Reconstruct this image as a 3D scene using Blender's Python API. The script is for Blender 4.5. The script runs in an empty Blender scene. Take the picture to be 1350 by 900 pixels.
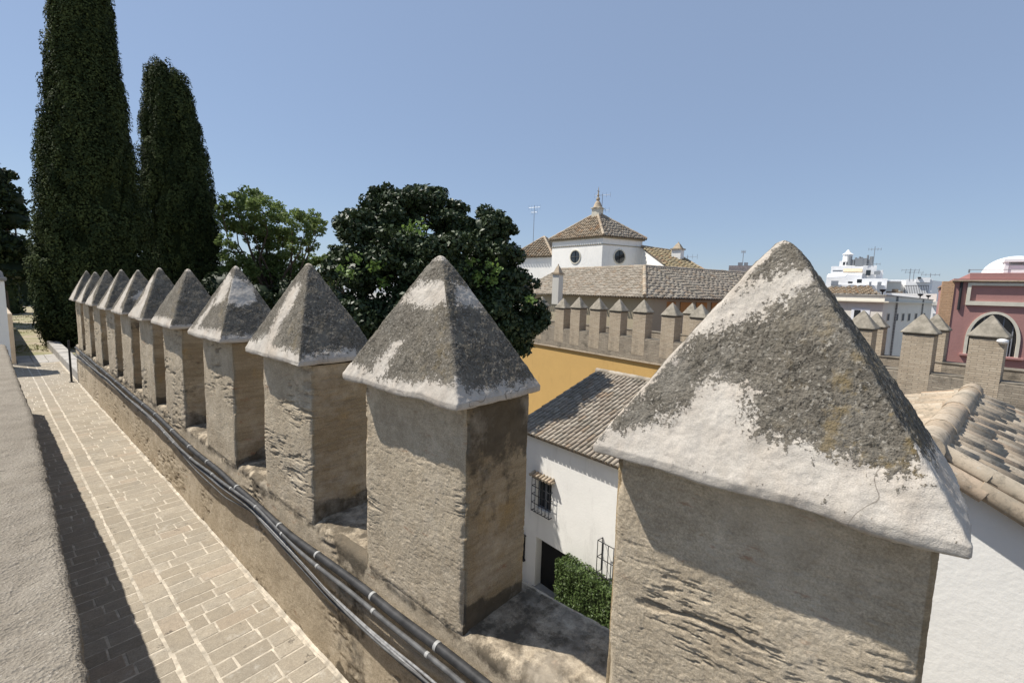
import bpy, math, random
import numpy as np
rng = np.random.default_rng(7); random.seed(7)
sc = bpy.context.scene; COL = sc.collection
PI = math.pi
# ------------------------------------------------------------------ camera frame (survey of the photograph)
FPX = 600.0
def _c(x, y): return np.array([x-675., -(y-450.), -FPX])
_U = _c(-24, 362); _U /= np.linalg.norm(_U)
_V = _c(1196, 399); _V -= _U*(_U@_V); _V /= np.linalg.norm(_V)
_Z = np.cross(_V, _U); RW = np.array([_V, _U, _Z])
def ray(x, y): return RW @ _c(x, y)
def atX(x, y, X): r = ray(x, y); return r*(X/r[0])
def atY(x, y, Y): r = ray(x, y); return r*(Y/r[1])
def atZ(x, y, z): r = ray(x, y); return r*(z/r[2])
def atD(x, y, d): r = ray(x, y); return r*(d/math.hypot(r[0], r[1]))
def atP(x, y, P, n): r = ray(x, y); return r*(np.dot(P, n)/np.dot(r, n))
WALK = -2.6; GROUND = -10.8
# ------------------------------------------------------------------ noise
def _h(i, j, k, s):
    n = (i*374761393 + j*668265263 + k*2147483647 + s*974634777) & 0xffffffff
    n = ((n ^ (n >> 13))*1274126177) & 0xffffffff
    return ((n ^ (n >> 16)) & 0xffff)/32767.5 - 1.0
def noise(p, s=0):
    p = np.asarray(p, float); i = np.floor(p).astype(np.int64); f = p-i; f = f*f*f*(f*(f*6-15)+10)
    a, b, c = i[:, 0], i[:, 1], i[:, 2]; u, v, w = f[:, 0], f[:, 1], f[:, 2]
    L = lambda x, y, t: x+(y-x)*t
    return L(L(L(_h(a,b,c,s), _h(a+1,b,c,s), u), L(_h(a,b+1,c,s), _h(a+1,b+1,c,s), u), v),
             L(L(_h(a,b,c+1,s), _h(a+1,b,c+1,s), u), L(_h(a,b+1,c+1,s), _h(a+1,b+1,c+1,s), u), v), w)
def fbm(p, o=4, s=0):
    r = 0; a = 1; t = 0
    for k in range(o): r = r+a*noise(p*(2.03**k)+k*17.3, s+k); t += a; a *= .5
    return r/t
def sstep(a, b, x): t = np.clip((x-a)/(b-a), 0, 1); return t*t*(3-2*t)
# ------------------------------------------------------------------ objects
def link(o, parent=None):
    COL.objects.link(o)
    if parent is not None: o.parent = parent
    return o
def tag(o, label=None, cat=None, group=None, kind=None):
    if label: o['label'] = label
    if cat: o['category'] = cat
    if group: o['group'] = group
    if kind: o['kind'] = kind
    return o
def empty(name, loc=(0,0,0), rz=0):
    o = bpy.data.objects.new(name, None); o.location = [float(v) for v in loc]; o.rotation_euler = (0,0,rz); o.empty_display_size = .2
    return link(o)
def mesh_np(name, V, F, mat, parent=None, smooth=False, attrs=None, mats=None, midx=None, loc=None):
    V = np.asarray(V, np.float32); me = bpy.data.meshes.new(name)
    F = np.asarray(F, np.int32); n, k = F.shape
    me.vertices.add(len(V)); me.vertices.foreach_set('co', V.ravel())
    me.loops.add(n*k); me.loops.foreach_set('vertex_index', F.ravel())
    me.polygons.add(n); me.polygons.foreach_set('loop_start', np.arange(0, n*k, k, dtype=np.int32))
    if smooth: me.polygons.foreach_set('use_smooth', np.ones(n, bool))
    for m in (mats or [mat]): me.materials.append(m)
    if midx is not None: me.polygons.foreach_set('material_index', np.asarray(midx, np.int32))
    for an, av in (attrs or {}).items():
        a = me.attributes.new(an, 'FLOAT', 'POINT'); a.data.foreach_set('value', np.asarray(av, np.float32))
    me.update(calc_edges=True); me.validate()
    o = bpy.data.objects.new(name, me); link(o, parent)
    if loc is not None: o.location = loc
    return o
class MB:
    def __init__(s): s.V = []; s.F = []; s.M = []; s.R = []
    def add(s, v, f, m=0, r=None):
        b = len(s.V); r = random.random() if r is None else r
        s.V += [tuple(float(q) for q in x) for x in v]; s.F += [tuple(b+i for i in g) for g in f]; s.M += [m]*len(f); s.R += [r]*len(v)
        return s
    def hexa(s, p, m=0, r=None):   # 8 corners: bottom 4 then top 4, counterclockwise
        return s.add(p, [(3,2,1,0),(4,5,6,7),(0,1,5,4),(1,2,6,5),(2,3,7,6),(3,0,4,7)], m, r)
    def box(s, x0, x1, y0, y1, z0, z1, m=0, bev=0, r=None):
        if x1 < x0: x0, x1 = x1, x0
        if y1 < y0: y0, y1 = y1, y0
        if not bev: return s.hexa([(x0,y0,z0),(x1,y0,z0),(x1,y1,z0),(x0,y1,z0),(x0,y0,z1),(x1,y0,z1),(x1,y1,z1),(x0,y1,z1)], m, r)
        c = bev; v = []
        for zz, i in ((z0,c),(z0+c,0),(z1-c,0),(z1,c)):
            v += [(x0+i,y0+i,zz),(x1-i,y0+i,zz),(x1-i,y1-i,zz),(x0+i,y1-i,zz)]
        f = [(3,2,1,0),(12,13,14,15)]
        for k in range(3):
            for j in range(4): a = k*4+j; b = k*4+(j+1)%4; f.append((a,b,b+4,a+4))
        return s.add(v, f, m, r)
    def tube(s, pts, rad, seg=8, m=0, caps=True, r=None):
        pts = [np.array(p, float) for p in pts]; n = len(pts); v = []; up = np.array([0,0,1.])
        rad = rad if hasattr(rad, '__len__') else [rad]*n; N = None
        for i, p in enumerate(pts):
            t = pts[min(i+1,n-1)]-pts[max(i-1,0)]; t /= (np.linalg.norm(t) or 1)
            if N is None:
                q = up if abs(t[2]) < .9 else np.array([1.,0,0]); N = np.cross(t, q)
            N = N-t*(N@t); N /= np.linalg.norm(N); B = np.cross(t, N)
            for k in range(seg): a = 2*PI*k/seg; v.append(p+rad[i]*(math.cos(a)*N+math.sin(a)*B))
        f = [(i*seg+k, i*seg+(k+1)%seg, (i+1)*seg+(k+1)%seg, (i+1)*seg+k) for i in range(n-1) for k in range(seg)]
        if caps: f += [tuple(range(seg))[::-1], tuple(range((n-1)*seg, n*seg))]
        return s.add(v, f, m, r)
    def lathe(s, prof, c=(0,0,0), seg=20, m=0, sq=False, rot=0):
        v = []; 
        for r_, z in prof:
            for k in range(seg):
                a = 2*PI*k/seg+rot; v.append((c[0]+r_*math.cos(a), c[1]+r_*math.sin(a), c[2]+z))
        n = len(prof)
        f = [(i*seg+k, i*seg+(k+1)%seg, (i+1)*seg+(k+1)%seg, (i+1)*seg+k) for i in range(n-1) for k in range(seg)]
        f += [tuple(range(seg))[::-1], tuple(range((n-1)*seg, n*seg))]
        return s.add(v, f, m)
    def build(s, name, mats, parent=None, smooth=False, loc=None):
        mats = mats if isinstance(mats, (list, tuple)) else [mats]
        me = bpy.data.meshes.new(name); me.from_pydata(s.V, [], s.F)
        for m in mats: me.materials.append(m)
        me.polygons.foreach_set('material_index', s.M)
        if smooth: me.polygons.foreach_set('use_smooth', [True]*len(s.F)); 
        a = me.attributes.new('rnd', 'FLOAT', 'POINT'); a.data.foreach_set('value', s.R)
        me.update(); o = bpy.data.objects.new(name, me); link(o, parent)
        if smooth: 
            try: me.set_sharp_from_angle(angle=math.radians(40))
            except Exception: pass
        if loc is not None: o.location = [float(v) for v in loc]
        return o
# ------------------------------------------------------------------ materials
class NT:
    def __init__(s, name):
        s.m = bpy.data.materials.new(name); s.m.use_nodes = True; s.t = s.m.node_tree; s.t.nodes.clear()
        s.out = s.t.nodes.new('ShaderNodeOutputMaterial'); s.b = s.t.nodes.new('ShaderNodeBsdfPrincipled')
        s.t.links.new(s.b.outputs[0], s.out.inputs[0]); s.set(s.b, 'Specular IOR Level', .25)
    def set(s, n, k, v):
        if isinstance(v, bpy.types.NodeSocket): s.t.links.new(v, n.inputs[k])
        else:
            if isinstance(v, tuple) and len(v) == 3 and n.inputs[k].type == 'RGBA': v = v+(1,)
            n.inputs[k].default_value = v
    def n(s, typ, _o=0, _p=None, **kw):
        n = s.t.nodes.new('ShaderNode'+typ)
        for k, v in (_p or {}).items(): setattr(n, k, v)
        for k, v in kw.items():
            k = k.replace('_', ' '); k = int(k[1:]) if k[0] == 'i' and k[1:].isdigit() else k
            s.set(n, k, v)
        return n.outputs[_o]
    def pos(s, scale=(1,1,1), obj=False, rz=0):
        c = s.n('TexCoord', 3) if obj else s.n('NewGeometry', 0)
        return s.n('Mapping', Vector=c, Scale=scale, Rotation=(0,0,rz))
    def noise(s, vec, scale, detail=4, rough=.6, dist=0): return s.n('TexNoise', Vector=vec, Scale=scale, Detail=detail, Roughness=rough, Distortion=dist)
    def ramp(s, fac, a, b, va=0., vb=1.): return s.n('MapRange', Value=fac, From_Min=a, From_Max=b, To_Min=va, To_Max=vb)
    def mix(s, f, a, b, mode='MIX'):
        n = s.t.nodes.new('ShaderNodeMix'); n.data_type = 'RGBA'; n.blend_type = mode
        s.set(n, 0, f); s.set(n, 6, a); s.set(n, 7, b); return n.outputs[2]
    def math(s, op, a, b=0., c=None):
        n = s.t.nodes.new('ShaderNodeMath'); n.operation = op; s.set(n, 0, a); s.set(n, 1, b)
        if c is not None: s.set(n, 2, c)
        return n.outputs[0]
    def attr(s, name): return s.n('Attribute', 2, {'attribute_name': name})
    def bump(s, h, strength=.5, dist=.01, nrm=None):
        n = s.t.nodes.new('ShaderNodeBump'); s.set(n, 'Height', h); n.inputs['Strength'].default_value = strength; n.inputs['Distance'].default_value = dist
        if nrm is not None: s.set(n, 'Normal', nrm)
        return n.outputs[0]
    def fin(s, col, rough=.85, nrm=None, **kw):
        s.set(s.b, 'Base Color', col); s.set(s.b, 'Roughness', rough)
        if nrm is not None: s.set(s.b, 'Normal', nrm)
        for k, v in kw.items(): s.set(s.b, k.replace('_', ' '), v)
        return s.m
def plain(name, col, rough=.6, var=.15, scale=3., **kw):
    t = NT(name); p = t.pos(); f = t.noise(p, scale, 5)
    c = t.mix(t.ramp(f, .3, .7), tuple(v*(1-var) for v in col), tuple(min(1, v*(1+var)) for v in col))
    return t.fin(c, rough, t.bump(t.noise(p, scale*12, 3), .2, .004), **kw)
M = {}
def cap_mat(far=False):
    t = NT('lichen_plaster' if not far else 'weathered_cap_plaster'); p = t.pos()
    m = t.attr('lichen'); och = t.attr('ochre')
    n1 = t.noise(p, 26, 6, .72); n2 = t.noise(p, 110, 3, .7); n3 = t.noise(p, 6, 4)
    e = t.math('ADD', m, t.math('ADD', t.math('MULTIPLY', t.math('SUBTRACT', n1, .5), 1.5), t.math('MULTIPLY', t.math('SUBTRACT', n2, .5), 1.1)))
    mask = t.ramp(e, -.05, .06)
    wv = t.n('VectorMath', 0, {'operation':'ADD'}, i0=p, i1=t.n('VectorMath', 0, {'operation':'SCALE'}, i0=t.n('TexNoise', 1, Vector=p, Scale=5.), Scale=.25)); ck = t.n('TexVoronoi', 0, {'feature':'DISTANCE_TO_EDGE'}, Vector=wv, Scale=3.2)
    crack = t.math('MULTIPLY', t.ramp(ck, .0, .007, 1, 0), t.ramp(t.noise(p, 3.1, 2), .5, .58))
    base = t.mix(t.ramp(n3, .3, .7), (.47,.42,.36), (.58,.535,.47))
    base = t.mix(t.ramp(t.noise(p, 4, 4), .5, .75, 0, .7), base, (.47,.385,.30)); base = t.mix(t.ramp(t.noise(p, 13, 5, .7), .52, .7, 0, .45), base, (.36,.325,.28))
    base = t.mix(t.ramp(n2, .35, .22, 0, .35), base, (.35,.31,.26))
    pw = t.n('VectorMath', 0, {'operation':'ADD'}, i0=p, i1=t.n('VectorMath', 0, {'operation':'SCALE'}, i0=t.n('TexNoise', 1, Vector=p, Scale=60.), Scale=.02)); v = t.n('TexVoronoi', 1, Vector=pw, Scale=150.)
    sp = t.n('SeparateColor', 0, Color=v)
    lich = t.mix(t.ramp(n1, .3, .7), (.040,.036,.029), (.20,.178,.145))
    lich = t.mix(t.ramp(sp, .2, .95, 0, .55), lich, (.22,.20,.165))
    lich = t.mix(t.ramp(sp, .90, .96, 0, .5), lich, (.40,.37,.32))
    lich = t.mix(t.ramp(n2, .46, .34, 0, .85), lich, (.018,.016,.013)); lich = t.mix(t.ramp(t.noise(p, 7, 5, .7), .5, .68, 0, .6), lich, (.27,.25,.215))
    oc = t.math('MULTIPLY', t.ramp(t.noise(p, 14, 5, .7), .5, .62), och)
    lich = t.mix(t.math('MULTIPLY', oc, .75), lich, (.17,.12,.045))
    base = t.mix(t.math('MULTIPLY', crack, .75), base, (.12,.10,.08)); base = t.mix(t.ramp(t.noise(t.pos((9,9,2.2)), 1, 5, .7), .55, .72, 0, .35), base, (.30,.26,.21))
    col = t.mix(mask, base, lich)
    h = t.math('ADD', t.math('MULTIPLY', t.n('TexVoronoi', 0, Vector=p, Scale=170.), t.math('MULTIPLY', mask, .5)), t.math('ADD', t.math('MULTIPLY', n1, .8), t.math('MULTIPLY', n2, t.ramp(mask, 0, 1, .25, 1.2))))
    h = t.math('ADD', h, t.math('ADD', t.math('MULTIPLY', mask, -.25), t.math('MULTIPLY', t.noise(p, 300, 2, .7), .35)))
    col = t.mix(t.ramp(t.noise(p, 240, 2, .6), .35, .65, 0, .22), col, (.10,.085,.065))
    return t.fin(col, .95, t.bump(h, .6, .006), Specular_IOR_Level=.08)
M['cap'] = cap_mat()
def masonry():
    t = NT('old_limewashed_masonry'); p = t.pos()
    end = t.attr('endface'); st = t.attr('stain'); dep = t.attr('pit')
    n1 = t.noise(p, 5, 5, .65); n2 = t.noise(p, 45, 4, .7); str_ = t.noise(t.pos((5,5,17)), 1, 6, .72)
    fine = t.noise(t.pos((34,34,75)), 1, 5, .75)
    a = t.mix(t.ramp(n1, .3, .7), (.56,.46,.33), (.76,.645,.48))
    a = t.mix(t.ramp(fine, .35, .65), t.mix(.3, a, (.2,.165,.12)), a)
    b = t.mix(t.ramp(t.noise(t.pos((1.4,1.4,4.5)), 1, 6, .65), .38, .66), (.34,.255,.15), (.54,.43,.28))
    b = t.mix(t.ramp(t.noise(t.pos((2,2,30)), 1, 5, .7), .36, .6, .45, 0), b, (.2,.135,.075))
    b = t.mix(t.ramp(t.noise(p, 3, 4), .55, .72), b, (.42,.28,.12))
    c = t.mix(end, a, b)  # end faces: own ochre tone plus shade and warm bounce put into colour
    red = t.math('MULTIPLY', t.ramp(str_, .59, .66), t.ramp(t.noise(p, 2.2, 3), .48, .58))
    c = t.mix(t.math('MULTIPLY', red, .75), c, (.33,.15,.08))
    c = t.mix(t.math('MULTIPLY', dep, .6), c, (.15,.12,.085))
    s2 = t.math('ADD', st, t.math('MULTIPLY', t.math('SUBTRACT', t.noise(p, 9, 5, .7), .5), 1.6))
    c = t.mix(t.math('MULTIPLY', t.ramp(s2, .45, .7), .85), c, (.055,.048,.038))
    c = t.mix(t.ramp(n2, .72, .8, 0, .5), c, (.6,.56,.48))
    g3 = t.noise(p, 150, 4, .8); c = t.mix(t.ramp(g3, .36, .62, .5, 0), c, (.10,.08,.055)); c = t.mix(t.ramp(t.noise(p, 2.3, 6, .72), .5, .64, 0, .35), c, (.72,.63,.50)); c = t.mix(t.ramp(t.noise(p, 16, 5, .7), .35, .62, .3, 0), c, (.22,.175,.12))
    h = t.math('ADD', t.math('ADD', t.math('MULTIPLY', n2, .35), t.math('MULTIPLY', g3, .75)), t.math('ADD', t.math('MULTIPLY', fine, .7), t.math('MULTIPLY', str_, .3)))
    return t.fin(c, .95, t.bump(h, t.ramp(end, 0, 1, .7, .4) if False else .55, .010), Specular_IOR_Level=.08)
M['masonry'] = masonry()
def sill_mat():
    t = NT('weathered_wall'); p = t.pos()
    base = masonry()      # reuse graph on its own material
    return base
M['wall'] = M['masonry']
def brickmat(name, c1, c2, mort, scale=1., bw=.3, bh=.075, rz=0, stain=.5, plasterc=None):
    t = NT(name); co = t.n('TexCoord', 3)
    # object space: pick the horizontal run from x or y by the face normal
    sx = t.n('SeparateXYZ', 0, Vector=co); sy = t.n('SeparateXYZ', 1, Vector=co); sz = t.n('SeparateXYZ', 2, Vector=co)
    nrm = t.n('TexCoord', 1); nx = t.math('ABSOLUTE', t.n('SeparateXYZ', 0, Vector=nrm))
    run = t.n('Mix', 0, {'data_type': 'FLOAT'}, i0=t.math('GREATER_THAN', nx, .5), i2=sx, i3=sy)
    jit = t.math('MULTIPLY', t.math('SUBTRACT', t.noise(co, 2.5, 2), .5), .03)
    v = t.n('CombineXYZ', X=run, Y=t.math('ADD', sz, jit), Z=0.)
    bt = t.t.nodes.new('ShaderNodeTexBrick'); t.set(bt, 'Vector', v); t.set(bt, 'Scale', 1.0); t.set(bt, 'Brick Width', bw); t.set(bt, 'Row Height', bh)
    t.set(bt, 'Mortar Size', bh*.17); t.set(bt, 'Mortar Smooth', .3); t.set(bt, 'Color1', c1); t.set(bt, 'Color2', c2); t.set(bt, 'Mortar', mort); t.set(bt, 'Bias', -.1)
    n = t.noise(co, 1.7, 5, .65); c = bt.outputs[0]
    c = t.mix(t.ramp(t.noise(co, 11, 4, .7), .3, .7, 0, .5), c, tuple(q*.62 for q in c1))
    c = t.mix(t.ramp(n, .5, .72, 0, stain), c, (.09,.08,.065))
    if plasterc: c = t.mix(t.ramp(t.noise(co, .9, 5), .52, .58, 0, .8), c, plasterc)
    h = t.math('SUBTRACT', t.math('MULTIPLY', t.noise(co, 30, 4), .5), bt.outputs[1])
    return t.fin(c, .92, t.bump(h, .7, .012), Specular_IOR_Level=.1)
M['brick'] = brickmat('pale_old_brick', (.44,.36,.265), (.56,.475,.36), (.34,.285,.22), bw=.29, bh=.068, stain=.4)
def tilemat(name, c1, c2, c3, dark=.35):
    t = NT(name); p = t.pos(); r = t.attr('rnd')
    c = t.mix(r, c1, c2); c = t.mix(t.ramp(t.math('FRACT', t.math('MULTIPLY', r, 7.3)), .8, .95), c, c3)
    c = t.mix(t.ramp(t.noise(p, 1.4, 5, .65), .48, .7, 0, .75), c, (.19,.175,.14))
    c = t.mix(t.ramp(t.noise(p, 14, 5, .7), .5, .7, 0, dark+.2), c, (.10,.09,.07))
    c = t.mix(t.ramp(t.noise(p, 22, 4, .7), .62, .7, 0, .6), c, (.42,.40,.35))
    return t.fin(c, .9, t.bump(t.noise(p, 40, 4, .7), .5, .006), Specular_IOR_Level=.12)
M['tile'] = tilemat('aged_clay_tile', (.33,.25,.17), (.44,.36,.265), (.38,.24,.14))
M['tile_grey'] = tilemat('grey_weathered_tile', (.31,.26,.205), (.43,.38,.31), (.33,.255,.185))
M['tile_pale'] = tilemat('pale_weathered_tile', (.36,.285,.205), (.46,.39,.30), (.40,.29,.20), .5)
M['tile_ochre'] = tilemat('ochre_lichened_tile', (.33,.26,.15), (.40,.33,.21), (.34,.21,.12))
M['pan'] = plain('shaded_pan_tile', (.16,.125,.09), .95, .35, 6)
M['mortar_ridge'] = plain('lime_mortar_ridge', (.55,.47,.37), .95, .3, 5)
def white(name, col=(.86,.85,.82), dirt=.35, dirtcol=(.33,.31,.28)):
    t = NT(name); p = t.pos(); n = t.noise(p, 1.3, 6, .65); st = t.noise(t.pos((1.2,1.2,.35)), 1.6, 5, .7)
    c = t.mix(t.ramp(n, .3, .7), tuple(v*.93 for v in col), col)
    c = t.mix(t.ramp(st, .56, .8, 0, dirt), c, dirtcol)
    return t.fin(c, .85, t.bump(t.noise(p, 14, 6, .6), .25, .02), Specular_IOR_Level=.2)
M['white'] = white('whitewashed_render', (.88,.86,.81)); M['white_city'] = white('white_city_render', (.80,.80,.80), .15)
M['grey_city'] = white('pale_grey_render', (.68,.65,.58), .4); M['yellow'] = white('ochre_render', (.58,.375,.14), .5, (.34,.2,.07))
M['cream'] = white('cream_render', (.40,.345,.245), .5, (.25,.2,.13)); M['red'] = white('dusty_red_render', (.40,.215,.195), .4, (.29,.16,.14))
M['orange'] = white('orange_render', (.45,.22,.08), .5, (.2,.1,.05)); M['trim'] = plain('stone_trim', (.62,.58,.48), .8, .1)
M['concrete'] = brickmat('grey_block', (.36,.35,.33), (.42,.41,.39), (.25,.25,.24), bw=.5, bh=.25)
M['redroof'] = plain('red_sheet_roof', (.36,.13,.115), .7, .15)
M['peach'] = brickmat('peach_brick_pier', (.52,.33,.20), (.58,.38,.24), (.45,.3,.2), bw=.3, bh=.08, stain=.2)
M['dark'] = plain('dark_opening', (.012,.012,.013), .6); M['iron'] = plain('black_iron', (.03,.03,.033), .5, .3, 20)
M['steel'] = plain('grey_metal', (.30,.31,.32), .45, .2, 20, Metallic=.6)
M['glass'] = plain('dark_window_glass', (.025,.03,.035), .12, .1, 1, Specular_IOR_Level=.6)
M['pane_dark'] = plain('matte_dark_pane', (.10,.10,.10), .9); M['curtain'] = plain('grey_curtain', (.25,.27,.30), .8); M['awning'] = plain('sand_awning', (.55,.45,.32), .8)
M['shutter'] = plain('white_shutter', (.7,.72,.74), .6)
def stucco():
    t = NT('rough_grey_render'); p = t.pos(); g = t.noise(p, 60, 4, .75); n = t.noise(p, 4, 5)
    v = t.n('TexVoronoi', 0, Vector=p, Scale=80.)
    c = t.mix(t.ramp(n, .3, .7), (.27,.235,.185), (.40,.355,.29)); c = t.mix(t.ramp(t.noise(p, 1.1, 6, .7), .5, .68, 0, .45), c, (.21,.185,.15)); c = t.mix(t.ramp(g, .38, .6, 0, .55), t.mix(.5, c, (.15,.13,.105)), c)
    c = t.mix(t.ramp(t.noise(p, 120, 2), .62, .7, 0, .5), c, (.62,.57,.5))
    return t.fin(c, .95, t.bump(t.math('ADD', g, t.math('MULTIPLY', v, .6)), 1, .014), Specular_IOR_Level=.1)
M['stucco'] = stucco()
def paver():
    t = NT('worn_clay_paver'); p = t.pos(); r = t.attr('rnd'); n = t.noise(p, 22, 6, .7)
    c = t.mix(r, (.32,.275,.21), (.41,.36,.285)); c = t.mix(t.ramp(t.noise(p, 3, 5, .7), .42, .66, 0, .5), c, (.27,.25,.21)); c = t.mix(t.ramp(t.math('FRACT', t.math('MULTIPLY', r, 9.7)), .86, .97, 0, .25), c, (.46,.34,.25))
    c = t.mix(t.ramp(n, .42, .7, 0, .5), c, (.22,.19,.15)); c = t.mix(t.ramp(t.noise(p, 5, 5, .7), .58, .72, 0, .6), c, (.52,.49,.43))
    c = t.mix(t.ramp(t.noise(p, 9, 6, .75), .62, .68, 0, .8), c, (.08,.07,.06)); c = t.mix(t.ramp(t.noise(p, 90, 3, .7), .4, .62, .35, 0), c, (.14,.115,.085))
    return t.fin(c, .9, t.bump(n, .6, .006), Specular_IOR_Level=.15)
M['paver'] = paver()
M['mortar'] = plain('pale_mortar', (.44,.39,.315), .95, .4, 14)
M['pavement'] = plain('grey_patio_paving', (.27,.26,.24), .9, .2, 2)
def grassy():
    t = NT('dry_grass_soil'); p = t.pos(); n = t.noise(p, .8, 6, .7); f = t.noise(p, 12, 5, .75)
    c = t.mix(t.ramp(n, .42, .6), (.36,.30,.22), (.24,.235,.12)); c = t.mix(t.ramp(f, .5, .66, 0, .7), c, (.16,.12,.08))
    return t.fin(c, .95, t.bump(f, .8, .03))
M['soil'] = grassy()
M['stone'] = plain('grey_stone_slab', (.36,.34,.31), .9, .2, 3)
M['pvc'] = plain('black_conduit', (.035,.035,.036), .6, .5, 12); M['pvc_grey'] = plain('grey_conduit', (.10,.10,.10), .6, .4, 14)
M['tie'] = plain('white_tie', (.33,.33,.32), .5); M['wire'] = plain('grey_wire', (.22,.22,.22), .5, .4, 40)
M['bark'] = plain('tree_bark', (.10,.075,.055), .95, .4, 8)
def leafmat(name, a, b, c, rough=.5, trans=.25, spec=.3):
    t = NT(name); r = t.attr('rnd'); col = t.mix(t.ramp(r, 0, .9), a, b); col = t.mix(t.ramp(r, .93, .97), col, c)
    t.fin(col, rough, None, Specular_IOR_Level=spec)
    if trans:
        tr = t.t.nodes.new('ShaderNodeBsdfTranslucent'); t.set(tr, 'Color', col); mx = t.t.nodes.new('ShaderNodeMixShader'); mx.inputs[0].default_value = trans
        t.t.links.new(t.b.outputs[0], mx.inputs[1]); t.t.links.new(tr.outputs[0], mx.inputs[2]); t.t.links.new(mx.outputs[0], t.out.inputs[0])
    return t.m
M['cyp'] = leafmat('cypress_foliage', (.020,.030,.011), (.085,.105,.036), (.10,.115,.045), .8, .05, .1)
M['mag'] = leafmat('glossy_dark_leaves', (.024,.040,.016), (.055,.08,.030), (.10,.15,.04), .5, .08, .3)
M['lime_leaf'] = leafmat('yellow_green_leaves', (.12,.19,.045), (.2,.3,.07), (.25,.33,.1), .5, .3)
M['light'] = leafmat('feathery_green_leaves', (.10,.145,.04), (.21,.27,.09), (.28,.34,.15), .6, .4, .2)
M['shrub'] = leafmat('dark_evergreen_leaves', (.015,.026,.010), (.04,.06,.02), (.08,.11,.035), .6, .1, .25)
M['hedge'] = leafmat('clipped_hedge_leaves', (.05,.085,.022), (.10,.145,.045), (.16,.21,.08), .5, .2, .3)
M['grass'] = leafmat('grass_blades', (.16,.17,.06), (.24,.23,.10), (.34,.29,.17), .8, .2, .1)
# ------------------------------------------------------------------ ring meshes (merlons)
def ring_grid(nr, ns, closed=True):
    i = np.arange(nr-1)[:, None]; k = np.arange(ns if closed else ns-1)[None, :]; k2 = (k+1) % ns
    return np.stack([i*ns+k, i*ns+k2, (i+1)*ns+k2, (i+1)*ns+k], -1).reshape(-1, 4)
def grid_normals(P, closed=True):
    if closed: dk = np.roll(P, -1, 1)-np.roll(P, 1, 1)
    else: dk = np.gradient(P, axis=1)
    di = np.gradient(P, axis=0); n = np.cross(dk, di); l = np.linalg.norm(n, axis=2, keepdims=True); l[l < 1e-9] = 1
    return n/l
def perimeter(ns):
    s = np.arange(ns)/ns*4; f = s-np.floor(s); k = np.floor(s).astype(int)
    f = f+0.0
    x = np.choose(k, [np.full(ns,-1.), -1+2*f, np.full(ns,1.), 1-2*f]); y = np.choose(k, [1-2*f, np.full(ns,-1.), -1+2*f, np.full(ns,1.)])
    return x, y, k, f      # face 0: -X (from +y to -y), 1: -Y (from -x to +x), 2: +X, 3: +Y
def sdf_poly(q, h, poly):
    p = np.stack([q, h], -1); poly = np.array(poly); d = np.full(q.shape, 9.); ins = np.zeros(q.shape, bool); n = len(poly)
    for i in range(n):
        a, b = poly[i], poly[(i+1) % n]; e = b-a; w = p-a; t = np.clip((w@e)/(e@e+1e-12), 0, 1)
        d = np.minimum(d, np.linalg.norm(w-t[..., None]*e, axis=-1))
        c = (a[1] <= h) != (b[1] <= h); xi = a[0]+(h-a[1])/(e[1] if abs(e[1]) > 1e-9 else 1e-9)*e[0]; ins ^= c & (q < xi)
    return np.where(ins, -d, d)
def tri_map(L, Rr, A):      # photo triangle of a cap face -> (q across, h up)
    L, Rr, A = map(np.array, (L, Rr, A)); m = np.array([Rr-L, A-L]).T.astype(float); mi = np.linalg.inv(m)
    def f(pts): return [(lambda ab: (ab[0]+.5*ab[1], ab[1]))(mi@(np.array(p)-L)) for p in pts]
    return f
def strata(p):
    """erosion of old tapia and brick courses; returns outward offset and pit mask"""
    w = p+.03*np.stack([noise(p*5, 5), noise(p*5, 6), .5*noise(p*5, 7)], 1)
    dip = w.copy(); dip[:, 2] += .10*w[:, 1]
    r = fbm(dip*np.array([6.5, 6.5, 44]), 4, 11); ero = fbm(p*np.array([2.2,2.2,3.]), 2, 31); gate = sstep(.0, .30, ero)
    pit = sstep(.25, .34, r)*gate; led = sstep(-.24, -.34, r)*gate
    g = fbm(dip*np.array([17,17,105]), 3, 21); pit2 = sstep(.27, .37, g)*(.3+.7*gate)
    off = .007*fbm(p*4, 2, 3)+.0013*fbm(p*34, 3, 8)+.0014*fbm(p*100, 2, 18)-.007*pit+.0025*led-.004*pit2
    return off, np.maximum(pit, .6*pit2)
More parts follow.
